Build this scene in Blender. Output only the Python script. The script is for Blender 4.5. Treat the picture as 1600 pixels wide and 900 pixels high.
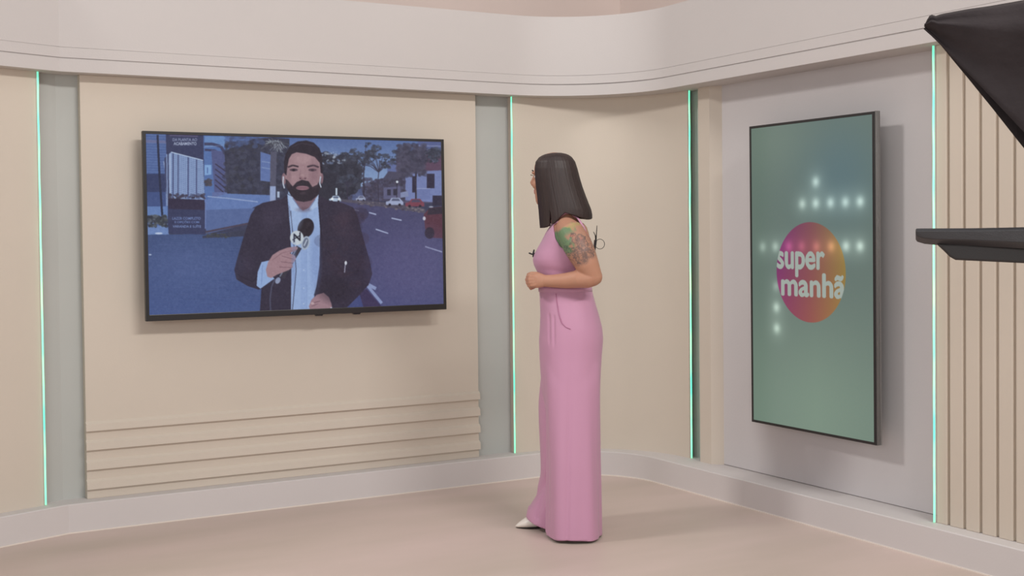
import bpy, bmesh, math, random
import numpy as np
from mathutils import Vector, Matrix, noise
PI = math.pi
C = bpy.context.scene.collection
for o in list(bpy.data.objects): bpy.data.objects.remove(o)
sc = bpy.context.scene

# ------------------------------------------------------------------ camera
W = .514                                   # camera heading measured from the back wall's normal
RIGHT = Vector((math.cos(W), -math.sin(W), 0)); FWD = Vector((math.sin(W), math.cos(W), 0)); UP = Vector((0, 0, 1))
CAM_H = 1.35; pitch, roll = .0248, .0102
F = FWD*math.cos(pitch) - UP*math.sin(pitch); U = FWD*math.sin(pitch) + UP*math.cos(pitch)
cr_ = RIGHT*math.cos(roll) - U*math.sin(roll); cu_ = RIGHT*math.sin(roll) + U*math.cos(roll)
cd = bpy.data.cameras.new('camera'); cam = bpy.data.objects.new('camera', cd); C.objects.link(cam)
M = Matrix((cr_, cu_, -F)).transposed().to_4x4(); M.translation = (0, 0, CAM_H); cam.matrix_world = M
cd.sensor_width = 36; cd.lens = 1981/1600*36; cd.shift_y = -34.8/1600; cd.clip_start = .05
sc.camera = cam

# ------------------------------------------------------------------ light
w = bpy.data.worlds.new('studio_ambient'); sc.world = w; w.use_nodes = True
w.node_tree.nodes['Background'].inputs[0].default_value = (.96, .98, 1.03, 1)
w.node_tree.nodes['Background'].inputs[1].default_value = .31
def area(name, loc, target, size, power, col):
    l = bpy.data.lights.new(name, 'AREA'); l.shape = 'RECTANGLE'; l.size, l.size_y = size; l.energy = power; l.color = col
    o = bpy.data.objects.new(name, l); C.objects.link(o); o.location = loc
    o.rotation_euler = (Vector(target)-Vector(loc)).to_track_quat('-Z', 'Y').to_euler(); return o
area('studio_key_light', (2.9, -1.2, 5.3), (2.3, 6.1, 1.2), (3.2, .5), 285, (1, .97, .94))
area('studio_side_light', (-2.6, 5.6, 5.3), (4.2, 4.4, 1.2), (.9, .6), 150, (1, .97, .945))
area('studio_top_light', (1.9, 3.4, 5.2), (2.2, 4.3, 0), (3.0, 2.0), 24, (1, .97, .95))
area('studio_fill_light', (-2.6, -1.4, 2.2), (2.6, 5, .7), (3.4, 1.6), 120, (1, .98, .97))
sc.view_settings.view_transform = 'Standard'; sc.view_settings.look = 'None'
sc.view_settings.exposure = -.06; sc.view_settings.gamma = 1; sc.view_settings.use_curve_mapping = False

# ------------------------------------------------------------------ helpers
def lin(c):
    c = np.asarray(c, float)/255
    return np.where(c <= .04045, c/12.92, ((c+.055)/1.055)**2.4)
def mat(name, rgb, rough=.6, metal=0, spec=.5, noise_s=None, noise_a=.04, bump=None, emit=None, strength=0):
    m = bpy.data.materials.new(name); m.use_nodes = True; nt = m.node_tree; b = nt.nodes['Principled BSDF']
    c = (*lin(rgb), 1)
    b.inputs['Base Color'].default_value = c; b.inputs['Roughness'].default_value = rough
    b.inputs['Metallic'].default_value = metal; b.inputs['Specular IOR Level'].default_value = spec
    tc = nt.nodes.new('ShaderNodeTexCoord')
    if noise_s:
        n = nt.nodes.new('ShaderNodeTexNoise'); n.inputs['Scale'].default_value = noise_s; n.inputs['Detail'].default_value = 5
        nt.links.new(tc.outputs['Object'], n.inputs['Vector'])
        r = nt.nodes.new('ShaderNodeValToRGB'); k = 1-noise_a; k2 = 1+noise_a
        r.color_ramp.elements[0].position = .3; r.color_ramp.elements[1].position = .7
        r.color_ramp.elements[0].color = (c[0]*k, c[1]*k, c[2]*k, 1); r.color_ramp.elements[1].color = (min(1, c[0]*k2), min(1, c[1]*k2), min(1, c[2]*k2), 1)
        nt.links.new(n.outputs['Fac'], r.inputs['Fac']); nt.links.new(r.outputs['Color'], b.inputs['Base Color'])
    if bump:
        n = nt.nodes.new('ShaderNodeTexNoise'); n.inputs['Scale'].default_value = bump[0]; n.inputs['Detail'].default_value = 4
        nt.links.new(tc.outputs['Object'], n.inputs['Vector'])
        bp = nt.nodes.new('ShaderNodeBump'); bp.inputs['Strength'].default_value = bump[1]; bp.inputs['Distance'].default_value = .01
        nt.links.new(n.outputs['Fac'], bp.inputs['Height']); nt.links.new(bp.outputs['Normal'], b.inputs['Normal'])
    if emit: b.inputs['Emission Color'].default_value = (*lin(emit), 1); b.inputs['Emission Strength'].default_value = strength
    return m
def link(name, me, m=None, parent=None, smooth=False):
    o = bpy.data.objects.new(name, me); C.objects.link(o)
    if m: me.materials.append(m)
    if smooth: me.polygons.foreach_set('use_smooth', [True]*len(me.polygons))
    if parent: o.parent = parent
    return o
def tag(o, label, cat, group=None):
    o['label'] = label; o['category'] = cat
    if group: o['group'] = group
    return o
def struct(o, label=None):
    o['kind'] = 'structure'
    if label: o['label'] = label
    return o
def empty(name, loc, rz=0):
    o = bpy.data.objects.new(name, None); C.objects.link(o); o.location = loc; o.rotation_euler = (0, 0, rz); o.empty_display_size = .05; return o
class MB:
    def __init__(s): s.v = []; s.f = []
    def add(s, v, f):
        k = len(s.v); s.v += [tuple(p) for p in v]; s.f += [tuple(i+k for i in q) for q in f]; return s
    def box(s, a, b):
        (x0, y0, z0), (x1, y1, z1) = a, b
        return s.add([(x0,y0,z0),(x1,y0,z0),(x1,y1,z0),(x0,y1,z0),(x0,y0,z1),(x1,y0,z1),(x1,y1,z1),(x0,y1,z1)],
                     [(3,2,1,0),(4,5,6,7),(0,1,5,4),(1,2,6,5),(2,3,7,6),(3,0,4,7)])
    def prism(s, poly, z0, z1):
        n = len(poly)
        return s.add([(x, y, z0) for x, y in poly]+[(x, y, z1) for x, y in poly],
                     [tuple(range(n-1, -1, -1)), tuple(range(n, 2*n))]+[(i, (i+1) % n, n+(i+1) % n, n+i) for i in range(n)])
    def xz(s, poly, y0, y1):                       # outline in x,z extruded along y
        n = len(poly)
        return s.add([(x, y0, z) for x, z in poly]+[(x, y1, z) for x, z in poly],
                     [tuple(range(n)), tuple(range(2*n-1, n-1, -1))]+[(i, n+i, n+(i+1) % n, (i+1) % n) for i in range(n)])
    def rings(s, R, cap=True):
        n = len(R[0]); v = [p for r in R for p in r]; f = []
        for i in range(len(R)-1):
            for j in range(n):
                k = (j+1) % n; f.append((i*n+j, i*n+k, (i+1)*n+k, (i+1)*n+j))
        if cap: f += [tuple(range(n-1, -1, -1)), tuple((len(R)-1)*n+j for j in range(n))]
        return s.add(v, f)
    def tube(s, pts, rad, n=20, round_ends=True, upv=(0, 0, 1)):
        P = [Vector(p) for p in pts]; rad = [(r, r) if not hasattr(r, '__len__') else r for r in (rad if hasattr(rad, '__len__') else [rad]*len(P))]
        if round_ends:
            P2, R2 = [], []
            for sgn, a, b, r in ((0, P[0], P[1], rad[0]),):
                d = (a-b).normalized(); m = min(r)
                for k in (88, 60, 30): P2.append(a+d*m*math.sin(math.radians(k))); c = math.cos(math.radians(k)); R2.append((r[0]*c, r[1]*c))
            P2 += P; R2 += rad; a, b, r = P[-1], P[-2], rad[-1]; d = (a-b).normalized(); m = min(r)
            for k in (30, 60, 88): P2.append(a+d*m*math.sin(math.radians(k))); c = math.cos(math.radians(k)); R2.append((r[0]*c, r[1]*c))
            P, rad = P2, R2
        u0 = None; R = []
        for i, p in enumerate(P):
            d = (P[min(i+1, len(P)-1)]-P[max(i-1, 0)]).normalized()
            if u0 is None:
                u0 = Vector(upv); 
                if abs(u0.dot(d)) > .95: u0 = Vector((1, 0, 0))
            u = (u0-d*u0.dot(d)).normalized(); u0 = u; v = d.cross(u)
            R.append([tuple(p+u*math.cos(2*PI*j/n)*rad[i][0]+v*math.sin(2*PI*j/n)*rad[i][1]) for j in range(n)])
        return s.rings(R)
    def ell(s, c, r, rot=None, nu=20, nv=12):
        c = Vector(c); R = []
        for i in range(nv+1):
            a = PI*(i+.02)/(nv+.04)
            R.append([tuple(c+((rot@Vector(q)) if rot else Vector(q))) for q in [(r[0]*math.sin(a)*math.cos(2*PI*j/nu), r[1]*math.sin(a)*math.sin(2*PI*j/nu), -r[2]*math.cos(a)) for j in range(nu)]])
        return s.rings(R)
    def mesh(s, name):
        me = bpy.data.meshes.new(name); me.from_pydata(s.v, [], s.f); me.update(); bm = bmesh.new(); bm.from_mesh(me)
        bmesh.ops.recalc_face_normals(bm, faces=bm.faces); bm.to_mesh(me); bm.free(); return me
    def obj(s, name, m, parent=None, smooth=False): return link(name, s.mesh(name), m, parent, smooth)
def bevel(o, wd=.002, seg=2):
    b = o.modifiers.new('bevel', 'BEVEL'); b.width = wd; b.segments = seg; b.limit_method = 'ANGLE'; return o
def remesh(me, voxel, it=4, f=.5):
    o = bpy.data.objects.new('tmp', me); C.objects.link(o)
    r = o.modifiers.new('r', 'REMESH'); r.mode = 'VOXEL'; r.voxel_size = voxel
    q = o.modifiers.new('s', 'SMOOTH'); q.factor = f; q.iterations = it
    dg = bpy.context.evaluated_depsgraph_get(); dg.update()
    out = bpy.data.meshes.new_from_object(o.evaluated_get(dg)); bpy.data.objects.remove(o); return out
def get_co(me):
    a = np.empty(len(me.vertices)*3); me.vertices.foreach_get('co', a); return a.reshape(-1, 3)
def set_co(me, a): me.vertices.foreach_set('co', np.ascontiguousarray(a, dtype=float).ravel()); me.update()
def ss(x, a, b):
    t = np.clip((np.asarray(x, float)-a)/(b-a), 0, 1); return t*t*(3-2*t)

# ------------------------------------------------------------------ materials
M_cream = mat('cream_wall_paint', (206, 195, 181), .75, noise_s=1.3, noise_a=.02, bump=(160, .05))
M_slat = mat('cream_slat_paint', (205, 193, 178), .7, noise_s=2, noise_a=.02)
M_white = mat('off_white_paint', (206, 200, 198), .7, noise_s=1.1, noise_a=.02, bump=(120, .05))
M_grey = mat('pale_grey_recess_paint', (180, 181, 177), .7, noise_s=2, noise_a=.03)
M_rwhite = mat('white_wall_panel_paint', (204, 200, 200), .7, noise_s=1.5, noise_a=.03, bump=(90, .06))
M_outer = mat('rear_studio_wall_paint', (208, 192, 184), .85, noise_s=1, noise_a=.05)
M_caulk = mat('pale_caulk', (226, 216, 206), .6)
M_black = mat('black_plastic', (24, 24, 26), .35, bump=(300, .05))
M_bezel = mat('dark_bezel_plastic', (40, 38, 38), .35)
M_steel = mat('brushed_steel_edge', (150, 148, 146), .3, metal=.9)
M_cloth = mat('black_hood_cloth', (52, 46, 47), .9, spec=.2, noise_s=9, noise_a=.2, bump=(60, .25))
M_tray = mat('charcoal_plastic', (46, 44, 46), .45, noise_s=20, noise_a=.1, bump=(500, .1))
M_trayu = mat('charcoal_housing_plastic', (40, 36, 35), .6, bump=(500, .1))
def floor_mat():
    m = mat('painted_studio_floor', (197, 176, 166), .42, spec=.35, bump=(30, .03)); nt = m.node_tree; b = nt.nodes['Principled BSDF']
    tc = nt.nodes['Texture Coordinate']
    n1 = nt.nodes.new('ShaderNodeTexNoise'); n1.inputs['Scale'].default_value = 1.1; n1.inputs['Detail'].default_value = 6
    mp = nt.nodes.new('ShaderNodeMapping'); mp.inputs['Rotation'].default_value = (0, 0, -.5); mp.inputs['Scale'].default_value = (.7, 2.2, 1)
    r1 = nt.nodes.new('ShaderNodeValToRGB'); e = r1.color_ramp.elements
    e[0].position = .3; e[0].color = (*lin((190, 174, 162)), 1); e[1].position = .72; e[1].color = (*lin((207, 187, 179)), 1)
    nt.links.new(tc.outputs['Object'], mp.inputs['Vector']); nt.links.new(mp.outputs[0], n1.inputs['Vector']); nt.links.new(n1.outputs['Fac'], r1.inputs['Fac'])
    vo = nt.nodes.new('ShaderNodeTexVoronoi'); vo.inputs['Scale'].default_value = 2.6; nt.links.new(tc.outputs['Object'], vo.inputs['Vector'])
    r2 = nt.nodes.new('ShaderNodeValToRGB'); r2.color_ramp.elements[0].position = .015; r2.color_ramp.elements[1].position = .03
    r2.color_ramp.elements[0].color = (1, 1, 1, 1); r2.color_ramp.elements[1].color = (0, 0, 0, 1)
    nt.links.new(vo.outputs['Distance'], r2.inputs['Fac'])
    mx = nt.nodes.new('ShaderNodeMix'); mx.data_type = 'RGBA'; mx.inputs[7].default_value = (*lin((222, 208, 198)), 1)
    nt.links.new(r2.outputs['Color'], mx.inputs[0]); nt.links.new(r1.outputs['Color'], mx.inputs[6]); nt.links.new(mx.outputs[2], b.inputs['Base Color'])
    return m
def led_mat():
    m = bpy.data.materials.new('green_led_glow'); m.use_nodes = True; nt = m.node_tree; b = nt.nodes['Principled BSDF']
    tc = nt.nodes.new('ShaderNodeTexCoord'); n = nt.nodes.new('ShaderNodeTexNoise'); n.inputs['Scale'].default_value = 2.3
    mp = nt.nodes.new('ShaderNodeMapping'); mp.inputs['Scale'].default_value = (.01, .01, 1.6)
    r = nt.nodes.new('ShaderNodeValToRGB'); e = r.color_ramp.elements
    e[0].position = .38; e[0].color = (.02, .80, .48, 1); e[1].position = .62; e[1].color = (.46, .98, .42, 1)
    nt.links.new(tc.outputs['Object'], mp.inputs[0]); nt.links.new(mp.outputs[0], n.inputs['Vector']); nt.links.new(n.outputs['Fac'], r.inputs[0])
    nt.links.new(r.outputs[0], b.inputs['Emission Color']); b.inputs['Emission Strength'].default_value = 1.3
    b.inputs['Base Color'].default_value = (.3, .6, .5, 1); return m
M_led = led_mat()

# ------------------------------------------------------------------ the set's plan outline
A = math.radians(20)
def outline(d, R, cs, ct, s_end=.4, left=2.2, n=24):
    """wall plan line: d = distance of the line behind the plinth face; angled left run, back run, round corner, right run"""
    T, S = 6.03+d, 4.02+d
    pts = [(1.06-left*math.cos(A), T-left*math.sin(A)), (1.06, T)]
    for k in range(n+1):
        a = PI/2-(PI/2)*k/n; pts.append((S-R+R*math.cos(a), T-R+R*math.sin(a)))
    pts.append((S, s_end)); return pts
def band(front, back, z0, z1, mb=None):
    mb = mb or MB(); return mb.prism(front+back[::-1], z0, z1)

fl = MB().prism([(-6, -4), (9, -4), (9, 9), (-6, 9)], -.1, 0).obj('floor', floor_mat()); struct(fl, 'worn pinkish beige painted studio floor')
# outer building walls behind and above the set
struct(MB().box((-6, 6.95, 0), (4.86, 7.15, 5)).obj('wall_rear', M_outer), 'rear studio wall above the set')
struct(MB().box((4.76, -2, 0), (4.96, 6.95, 5)).obj('wall_side', M_outer), 'side studio wall above the set')
# core behind the panels: this is what shows in the recesses
def core_line(T, S, R):
    p = outline(T-6.03, .6, 0, 0)[:2]
    for k in range(25):
        a = PI/2-(PI/2)*k/24; p.append((S-R+R*math.cos(a), T-R+R*math.sin(a)))
    return p+[(S, .4)]
core = band(core_line(6.156, 4.222, .66), core_line(6.26, 4.34, .72), 0, 2.16).obj('wall_core', M_grey); struct(core, 'pale grey wall seen in the recesses between the panels')
# plinth
pl = band(outline(0, .45, 0, 0), outline(.225, .62, 0, 0), 0, .134).obj('baseboard_back', M_white); bevel(pl, .004); struct(pl, 'off white plinth running along the foot of the set wall')
cb_ = band(outline(-.005, .45, 0, 0), outline(.002, .45, 0, 0), 0, .005).obj('trim_6', M_caulk); struct(cb_, 'pale caulk bead where the plinth meets the floor')
# frieze
fz = MB()
R_ = .6
band(outline(0, R_, 0, 0), outline(.20, R_+.12, 0, 0), 2.11, 2.168, fz)
band(outline(.010, R_, 0, 0), outline(.20, R_+.12, 0, 0), 2.168, 2.175, fz)
band(outline(.004, R_, 0, 0), outline(.20, R_+.12, 0, 0), 2.175, 2.219, fz)
band(outline(.010, R_, 0, 0), outline(.20, R_+.12, 0, 0), 2.219, 2.223, fz)
band(outline(.008, R_, 0, 0), outline(.20, R_+.12, 0, 0), 2.223, 2.545, fz)
fz = fz.obj('trim_1', mat('frieze_warm_white_paint', (198, 192, 189), .7, noise_s=1.1, noise_a=.02, bump=(120, .05))); struct(fz, 'tall off white frieze with two stepped bands running above the panels')
# angled left panel
def along(p, L, d=0):       # point L metres left of the bend, d behind plinth face, on the angled run
    return (1.06-L*math.cos(A)-d*0, 6.03+d-L*math.sin(A))
Lp = .093
wl = MB().prism([along(0, Lp, .08), along(0, 2.1, .08), along(0, 2.1, .125), along(0, Lp, .125)], .134, 2.11).obj('wall_left', M_cream); struct(wl, 'cream panel at the far left beyond the glowing strip')
# main panel
wb = MB().box((1.16, 6.11, .134), (3.232, 6.158, 2.11)).obj('wall_back', M_cream); bevel(wb, .002); struct(wb, 'cream wall panel behind the landscape television')
for i, (z0, z1) in enumerate(((.452, .496), (.363, .409), (.271, .317), (.179, .225))):
    t = MB(); y = 6.11; h = z1-z0
    t.add([(1.158, y, z0), (1.158, y-.016, z0), (1.158, y-.014, z1-.012), (1.158, y, z1), (3.234, y, z0), (3.234, y-.016, z0), (3.234, y-.014, z1-.012), (3.234, y, z1)],
          [(0,1,2,3), (7,6,5,4), (0,4,5,1), (1,5,6,2), (2,6,7,3), (3,7,4,0)])
    t = t.obj('trim_%d' % (i+2), M_cream); struct(t, 'horizontal cream slat across the foot of the back panel')
# curved corner panel
def arc_pts(d, R, s0, t1, n=28):
    T, S = 6.03+d, 4.02+d; p = [(s0, T)]
    for k in range(n+1):
        a = PI/2-(PI/2)*k/n; p.append((S-R+R*math.cos(a), T-R+R*math.sin(a)))
    p.append((S, t1)); return p
def corner(d, R, s0, t1, S, T, n=28):
    p = [(s0, T)]
    for k in range(n+1):
        a = PI/2-(PI/2)*k/n; p.append((S-R+R*math.cos(a), T-R+R*math.sin(a)))
    if t1 < T-R: p.append((S, t1))
    return p
cf = corner(0, .62, 3.458, 5.458, 4.17, 6.11); cb = corner(0, .615, 3.458, 5.458, 4.186, 6.155)
wc = MB().prism(cf+cb[::-1], .134, 2.11).obj('wall_corner', M_cream); struct(wc, 'curved cream panel rounding the corner behind the presenter')
for p in wc.data.polygons: p.use_smooth = len(p.vertices) == 4 and abs(p.normal.z) < .1
try: wc.data.set_sharp_from_angle(angle=.6)
except Exception: pass
for o in (pl, fz, core):
    for p in o.data.polygons: p.use_smooth = abs(p.normal.z) < .1
    try: o.data.set_sharp_from_angle(angle=.25)
    except Exception: pass
# column beside the recess, white panel behind the portrait television
M_colm = M_cream
col = MB().prism([(4.155, 5.348), (4.155, 5.255), (4.205, 5.212), (4.24, 5.212), (4.24, 5.348)], .134, 2.11).obj('wall_column', M_colm); struct(col, 'narrow cream column with a chamfered side next to the white panel')
wr = MB().box((4.205, 3.70, .137), (4.25, 5.213, 2.11)).obj('wall_right', M_rwhite); struct(wr, 'recessed white wall panel behind the portrait television')
# slatted panel at right: boards with grooves
sw_ = MB(); sw_.box((4.118, .6, .134), (4.25, 3.70, 2.11)); y = 3.702
ys = [3.702, 3.632]
sw_.box((4.103, 3.646, .134), (4.12, 3.702, 2.11)); y = 3.646-.016
while y > .7:
    sw_.box((4.103, y-.065, .134), (4.12, y, 2.11)); y -= .081
sw_ = sw_.obj('wall_slatted', M_slat); struct(sw_, 'cream slatted panel with vertical grooves at the right'); bevel(sw_, .003, 2)

# ------------------------------------------------------------------ LED strips
def led(a, b, z0, z1, nrm, label, wd=.0062):
    a = Vector((*a, 0)); 
    o = empty('led_strip', (a.x, a.y, z0)); tag(o, label, 'light strip', 'glowing green strips between the wall panels')
    n = Vector((*nrm, 0)).normalized(); s = Vector((-n.y, n.x, 0))
    ch = MB(); gl = MB(); R1 = []; R2 = []
    N = 40
    for k in range(N+1):
        z = (z1-z0)*k/N; wv = .0010*math.sin(k*1.1+a.x*9)*(1 if k > N*.55 else .35)
        c = s*wv
        R2.append([tuple(c+s*q*wd/2+n*h+Vector((0, 0, z))) for q, h in ((-1, .001), (1, .001), (1, .006), (.5, .009), (-.5, .009), (-1, .006))])
    ch.add([tuple(s*q*(wd*.9)+n*h+Vector((0, 0, z))) for z in (0, z1-z0) for q, h in ((-1, 0), (1, 0), (1, .002), (-1, .002))],
           [(3,2,1,0),(4,5,6,7),(0,1,5,4),(1,2,6,5),(2,3,7,6),(3,0,4,7)])
    gl.rings(R2); gl.obj('diffuser', M_led, o, True); ch.obj('channel', M_white, o); return o
la = along(0, Lp, .08)
led((la[0]-.004, la[1]-.003), None, .136, 2.108, (math.sin(A), -math.cos(A)), 'green light strip at the far left, left of the wide recess')
led((3.452, 6.106), None, .136, 2.108, (0, -1), 'green light strip between the landscape television panel and the presenter')
led((4.174, 5.453), None, .136, 2.108, (.2, -.98), 'green light strip in the corner, left of the portrait television')
led((4.100, 3.706), None, .136, 2.108, (-1, 0), 'green light strip at the right edge beside the slatted panel')

# ------------------------------------------------------------------ screens painted by a small rasteriser
class Canvas:
    def __init__(s, w, h, bg): s.w, s.h = w, h; s.a = np.zeros((h, w, 3)); s.a[:] = bg; s.rng = np.random.RandomState(5)
    def _put(s, m, y0, x0, col, al=1.):
        if m.size == 0: return
        sub = s.a[y0:y0+m.shape[0], x0:x0+m.shape[1]]; k = (m*al)[..., None]; sub[:] = sub*(1-k)+np.asarray(col, float)*k
    def poly(s, P, col, al=1.):
        P = np.array(P, float); x0, y0 = np.maximum(np.floor(P.min(0)).astype(int)-1, 0); x1 = min(int(P[:, 0].max())+2, s.w); y1 = min(int(P[:, 1].max())+2, s.h)
        if x1 <= x0 or y1 <= y0: return
        X, Y = np.meshgrid(np.arange(x0, x1)+.5, np.arange(y0, y1)+.5); m = np.zeros(X.shape, bool)
        for i in range(len(P)):
            ax, ay = P[i]; bx, by = P[(i+1) % len(P)]
            if ay == by: continue
            c = ((ay > Y) != (by > Y)) & (X < (bx-ax)*(Y-ay)/(by-ay)+ax); m ^= c
        s._put(m.astype(float), y0, x0, col, al)
    def grad(s, P, c0, c1, al=1.):
        keep = s.a.copy(); s.poly(P, (1e6, 0, 0)); m = s.a[..., 0] > 1e5; s.a = keep
        P = np.array(P); y = (np.arange(s.h)-P[:, 1].min())/max(1, P[:, 1].max()-P[:, 1].min()); g = np.array(c0)[None]*(1-y[:, None])+np.array(c1)[None]*y[:, None]
        g = np.repeat(g[:, None], s.w, 1); s.a[m] = s.a[m]*(1-al)+g[m]*al
    def ell(s, c, r, col, al=1., rot=0, soft=0):
        R = max(r)*1.0+soft+2; x0 = max(int(c[0]-R), 0); y0 = max(int(c[1]-R), 0); x1 = min(int(c[0]+R)+2, s.w); y1 = min(int(c[1]+R)+2, s.h)
        if x1 <= x0 or y1 <= y0: return
        X, Y = np.meshgrid(np.arange(x0, x1)+.5-c[0], np.arange(y0, y1)+.5-c[1]); cc, sn = math.cos(rot), math.sin(rot)
        d = np.sqrt(((X*cc+Y*sn)/r[0])**2+((-X*sn+Y*cc)/r[1])**2)
        m = np.clip((1-d)*min(r)/max(soft, 1)+.5, 0, 1) if not soft else np.clip((1-d)/(soft/min(r))+.0, 0, 1)
        s._put(m, y0, x0, col, al)
    def line(s, pts, wd, col, al=1.):
        for (ax, ay), (bx, by) in zip(pts[:-1], pts[1:]):
            dx, dy = bx-ax, by-ay; L = math.hypot(dx, dy) or 1; nx, ny = -dy/L*wd/2, dx/L*wd/2
            s.poly([(ax+nx, ay+ny), (bx+nx, by+ny), (bx-nx, by-ny), (ax-nx, ay-ny)], col, al)
    def leaves(s, box, n, r, cols, al=.8, shape=None):
        x0, y0, x1, y1 = box
        for k in range(n):
            x = s.rng.uniform(x0, x1); y = s.rng.uniform(y0, y1)
            if shape and not shape(x, y): continue
            q = r*s.rng.uniform(.4, 1.2); s.ell((x, y), (q*s.rng.uniform(.8, 1.8), q), cols[s.rng.randint(len(cols))], al, s.rng.uniform(-.6, .6))
    def blur(s, it=1):
        for _ in range(it):
            p = np.pad(s.a, ((1, 1), (1, 1), (0, 0)), 'edge')
            s.a = (p[:-2, 1:-1]+p[2:, 1:-1]+p[1:-1, :-2]+p[1:-1, 2:]+2*p[1:-1, 1:-1])/6
    def sample(s, x, y):
        x = np.clip(np.asarray(x)-.5, 0, s.w-1.001); y = np.clip(np.asarray(y)-.5, 0, s.h-1.001); i = x.astype(int); j = y.astype(int); fx = (x-i)[..., None]; fy = (y-j)[..., None]
        a = s.a; return (a[j, i]*(1-fx)+a[j, i+1]*fx)*(1-fy)+(a[j+1, i]*(1-fx)+a[j+1, i+1]*fx)*fy
def text_tris(body, bold=.0, space=1.):
    cu = bpy.data.curves.new('t', 'FONT'); cu.body = body; cu.offset = bold; cu.space_character = space; cu.resolution_u = 6
    o = bpy.data.objects.new('t', cu); C.objects.link(o); dg = bpy.context.evaluated_depsgraph_get(); dg.update()
    me = bpy.data.meshes.new_from_object(o.evaluated_get(dg)); bpy.data.objects.remove(o)
    me.calc_loop_triangles(); v = get_co(me)[:, :2]; t = [v[list(q.vertices)] for q in me.loop_triangles]; bpy.data.meshes.remove(me)
    return t, v.min(0), v.max(0)
def draw_text(cv, body, box, col, bold=0., al=1., shear=0., space=1., mask=None):
    t, lo, hi = text_tris(body, bold, space); x0, y0, x1, y1 = box
    T = mask if mask is not None else cv
    for q in t:
        u = (q[:, 0]-lo[0])/(hi[0]-lo[0]); v = 1-(q[:, 1]-lo[1])/(hi[1]-lo[1])
        T.poly(np.stack([x0+u*(x1-x0), y0+v*(y1-y0)+shear*(u*(x1-x0))], 1), col, al)
def homography(src, dst):
    Am = []; b = []
    for (x, y), (u, v) in zip(src, dst):
        Am += [[x, y, 1, 0, 0, 0, -u*x, -u*y], [0, 0, 0, x, y, 1, -v*x, -v*y]]; b += [u, v]
    h = np.linalg.solve(np.array(Am), np.array(b)); return lambda x, y: ((h[0]*x+h[1]*y+h[2])/(h[6]*x+h[7]*y+1), (h[3]*x+h[4]*y+h[5])/(h[6]*x+h[7]*y+1))
def screen_mesh(name, wd, ht, nx, ny, colf):
    """flat display, x = right, z = up, centre at origin, picture carried by a colour attribute"""
    u, v = np.meshgrid(np.linspace(0, 1, nx+1), np.linspace(0, 1, ny+1)); col = colf(u.ravel(), v.ravel())
    co = np.stack([(u.ravel()-.5)*wd, np.zeros(u.size), (.5-v.ravel())*ht], 1)
    me = bpy.data.meshes.new(name); i, j = np.meshgrid(np.arange(nx), np.arange(ny)); k = (j*(nx+1)+i).ravel()
    F_ = np.stack([k, k+nx+1, k+nx+2, k+1], 1)
    me.vertices.add(len(co)); me.vertices.foreach_set('co', co.ravel()); me.loops.add(F_.size); me.loops.foreach_set('vertex_index', F_.ravel().astype(np.int32))
    me.polygons.add(len(F_)); me.polygons.foreach_set('loop_start', np.arange(0, F_.size, 4, dtype=np.int32)); me.polygons.foreach_set('loop_total', np.full(len(F_), 4, dtype=np.int32))
    me.update(); me.validate()
    at = me.color_attributes.new('picture', 'FLOAT_COLOR', 'POINT'); c4 = np.concatenate([lin(col), np.ones((len(col), 1))], 1); at.data.foreach_set('color', c4.ravel()); return me
def screen_mat(name, strength=1., rough=.25):
    m = bpy.data.materials.new(name); m.use_nodes = True; nt = m.node_tree; b = nt.nodes['Principled BSDF']
    a = nt.nodes.new('ShaderNodeAttribute'); a.attribute_name = 'picture'; nt.links.new(a.outputs['Color'], b.inputs['Emission Color'])
    b.inputs['Emission Strength'].default_value = strength; b.inputs['Base Color'].default_value = (.006, .006, .006, 1); b.inputs['Roughness'].default_value = rough; b.inputs['Specular IOR Level'].default_value = .25
    return m

# --- street report picture (coordinates of a 1376 x 900 sheet)
c = Canvas(1376, 900, (60, 62, 86)); R = c.rng
c.grad([(400, 60), (1376, 60), (1376, 330), (400, 330)], (74, 96, 150), (150, 176, 212))
c.poly([(60, 60), (165, 60), (165, 470), (60, 470)], (86, 108, 160))
for y in range(85, 240, 11): c.line([(60, y), (165, y+3)], 3, (66, 86, 138), .7)
c.poly([(60, 100), (160, 104), (160, 116), (60, 112)], (110, 112, 150), .8)
c.poly([(60, 242), (156, 242), (156, 318), (60, 318)], (54, 62, 98)); c.poly([(60, 318), (156, 318), (156, 378), (60, 378)], (66, 82, 130))
c.poly([(60, 378), (165, 378), (165, 425), (60, 425)], (100, 128, 182))
c.line([(121, 80), (130, 250), (143, 430)], 9, (42, 46, 70)); c.line([(148, 190), (158, 240), (163, 375)], 8, (132, 150, 190))
c.poly([(60, 458), (170, 458), (170, 500), (60, 500)], (108, 134, 186)); c.leaves((84, 418, 160, 462), 120, 6, [(58, 62, 70), (70, 74, 78), (48, 50, 62), (92, 98, 108)])
c.poly([(310, 60), (408, 60), (415, 360), (318, 360)], (84, 112, 168)); c.poly([(318, 86), (402, 86), (402, 130), (318, 130)], (104, 138, 190))
c.line([(316, 118), (350, 118), (385, 128), (398, 150)], 12, (64, 66, 98)); c.line([(318, 142), (360, 145), (388, 160)], 9, (60, 62, 94))
c.poly([(318, 205), (346, 205), (346, 245), (318, 248)], (128, 166, 214)); c.line([(330, 215), (330, 240)], 4, (76, 100, 160)); c.leaves((322, 262, 346, 290), 30, 6, [(82, 74, 84), (70, 68, 80)])
c.poly([(345, 142), (400, 150), (412, 200), (412, 330), (360, 330)], (82, 88, 132))
for k in range(5): c.line([(362, 200+k*22), (412, 236+k*24)], 5, (58, 54, 78))
c.poly([(350, 318), (412, 318), (412, 390), (350, 390)], (96, 110, 160))
c.line([(312, 132), (420, 120), (560, 150)], 2, (130, 150, 195), .7)
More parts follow.
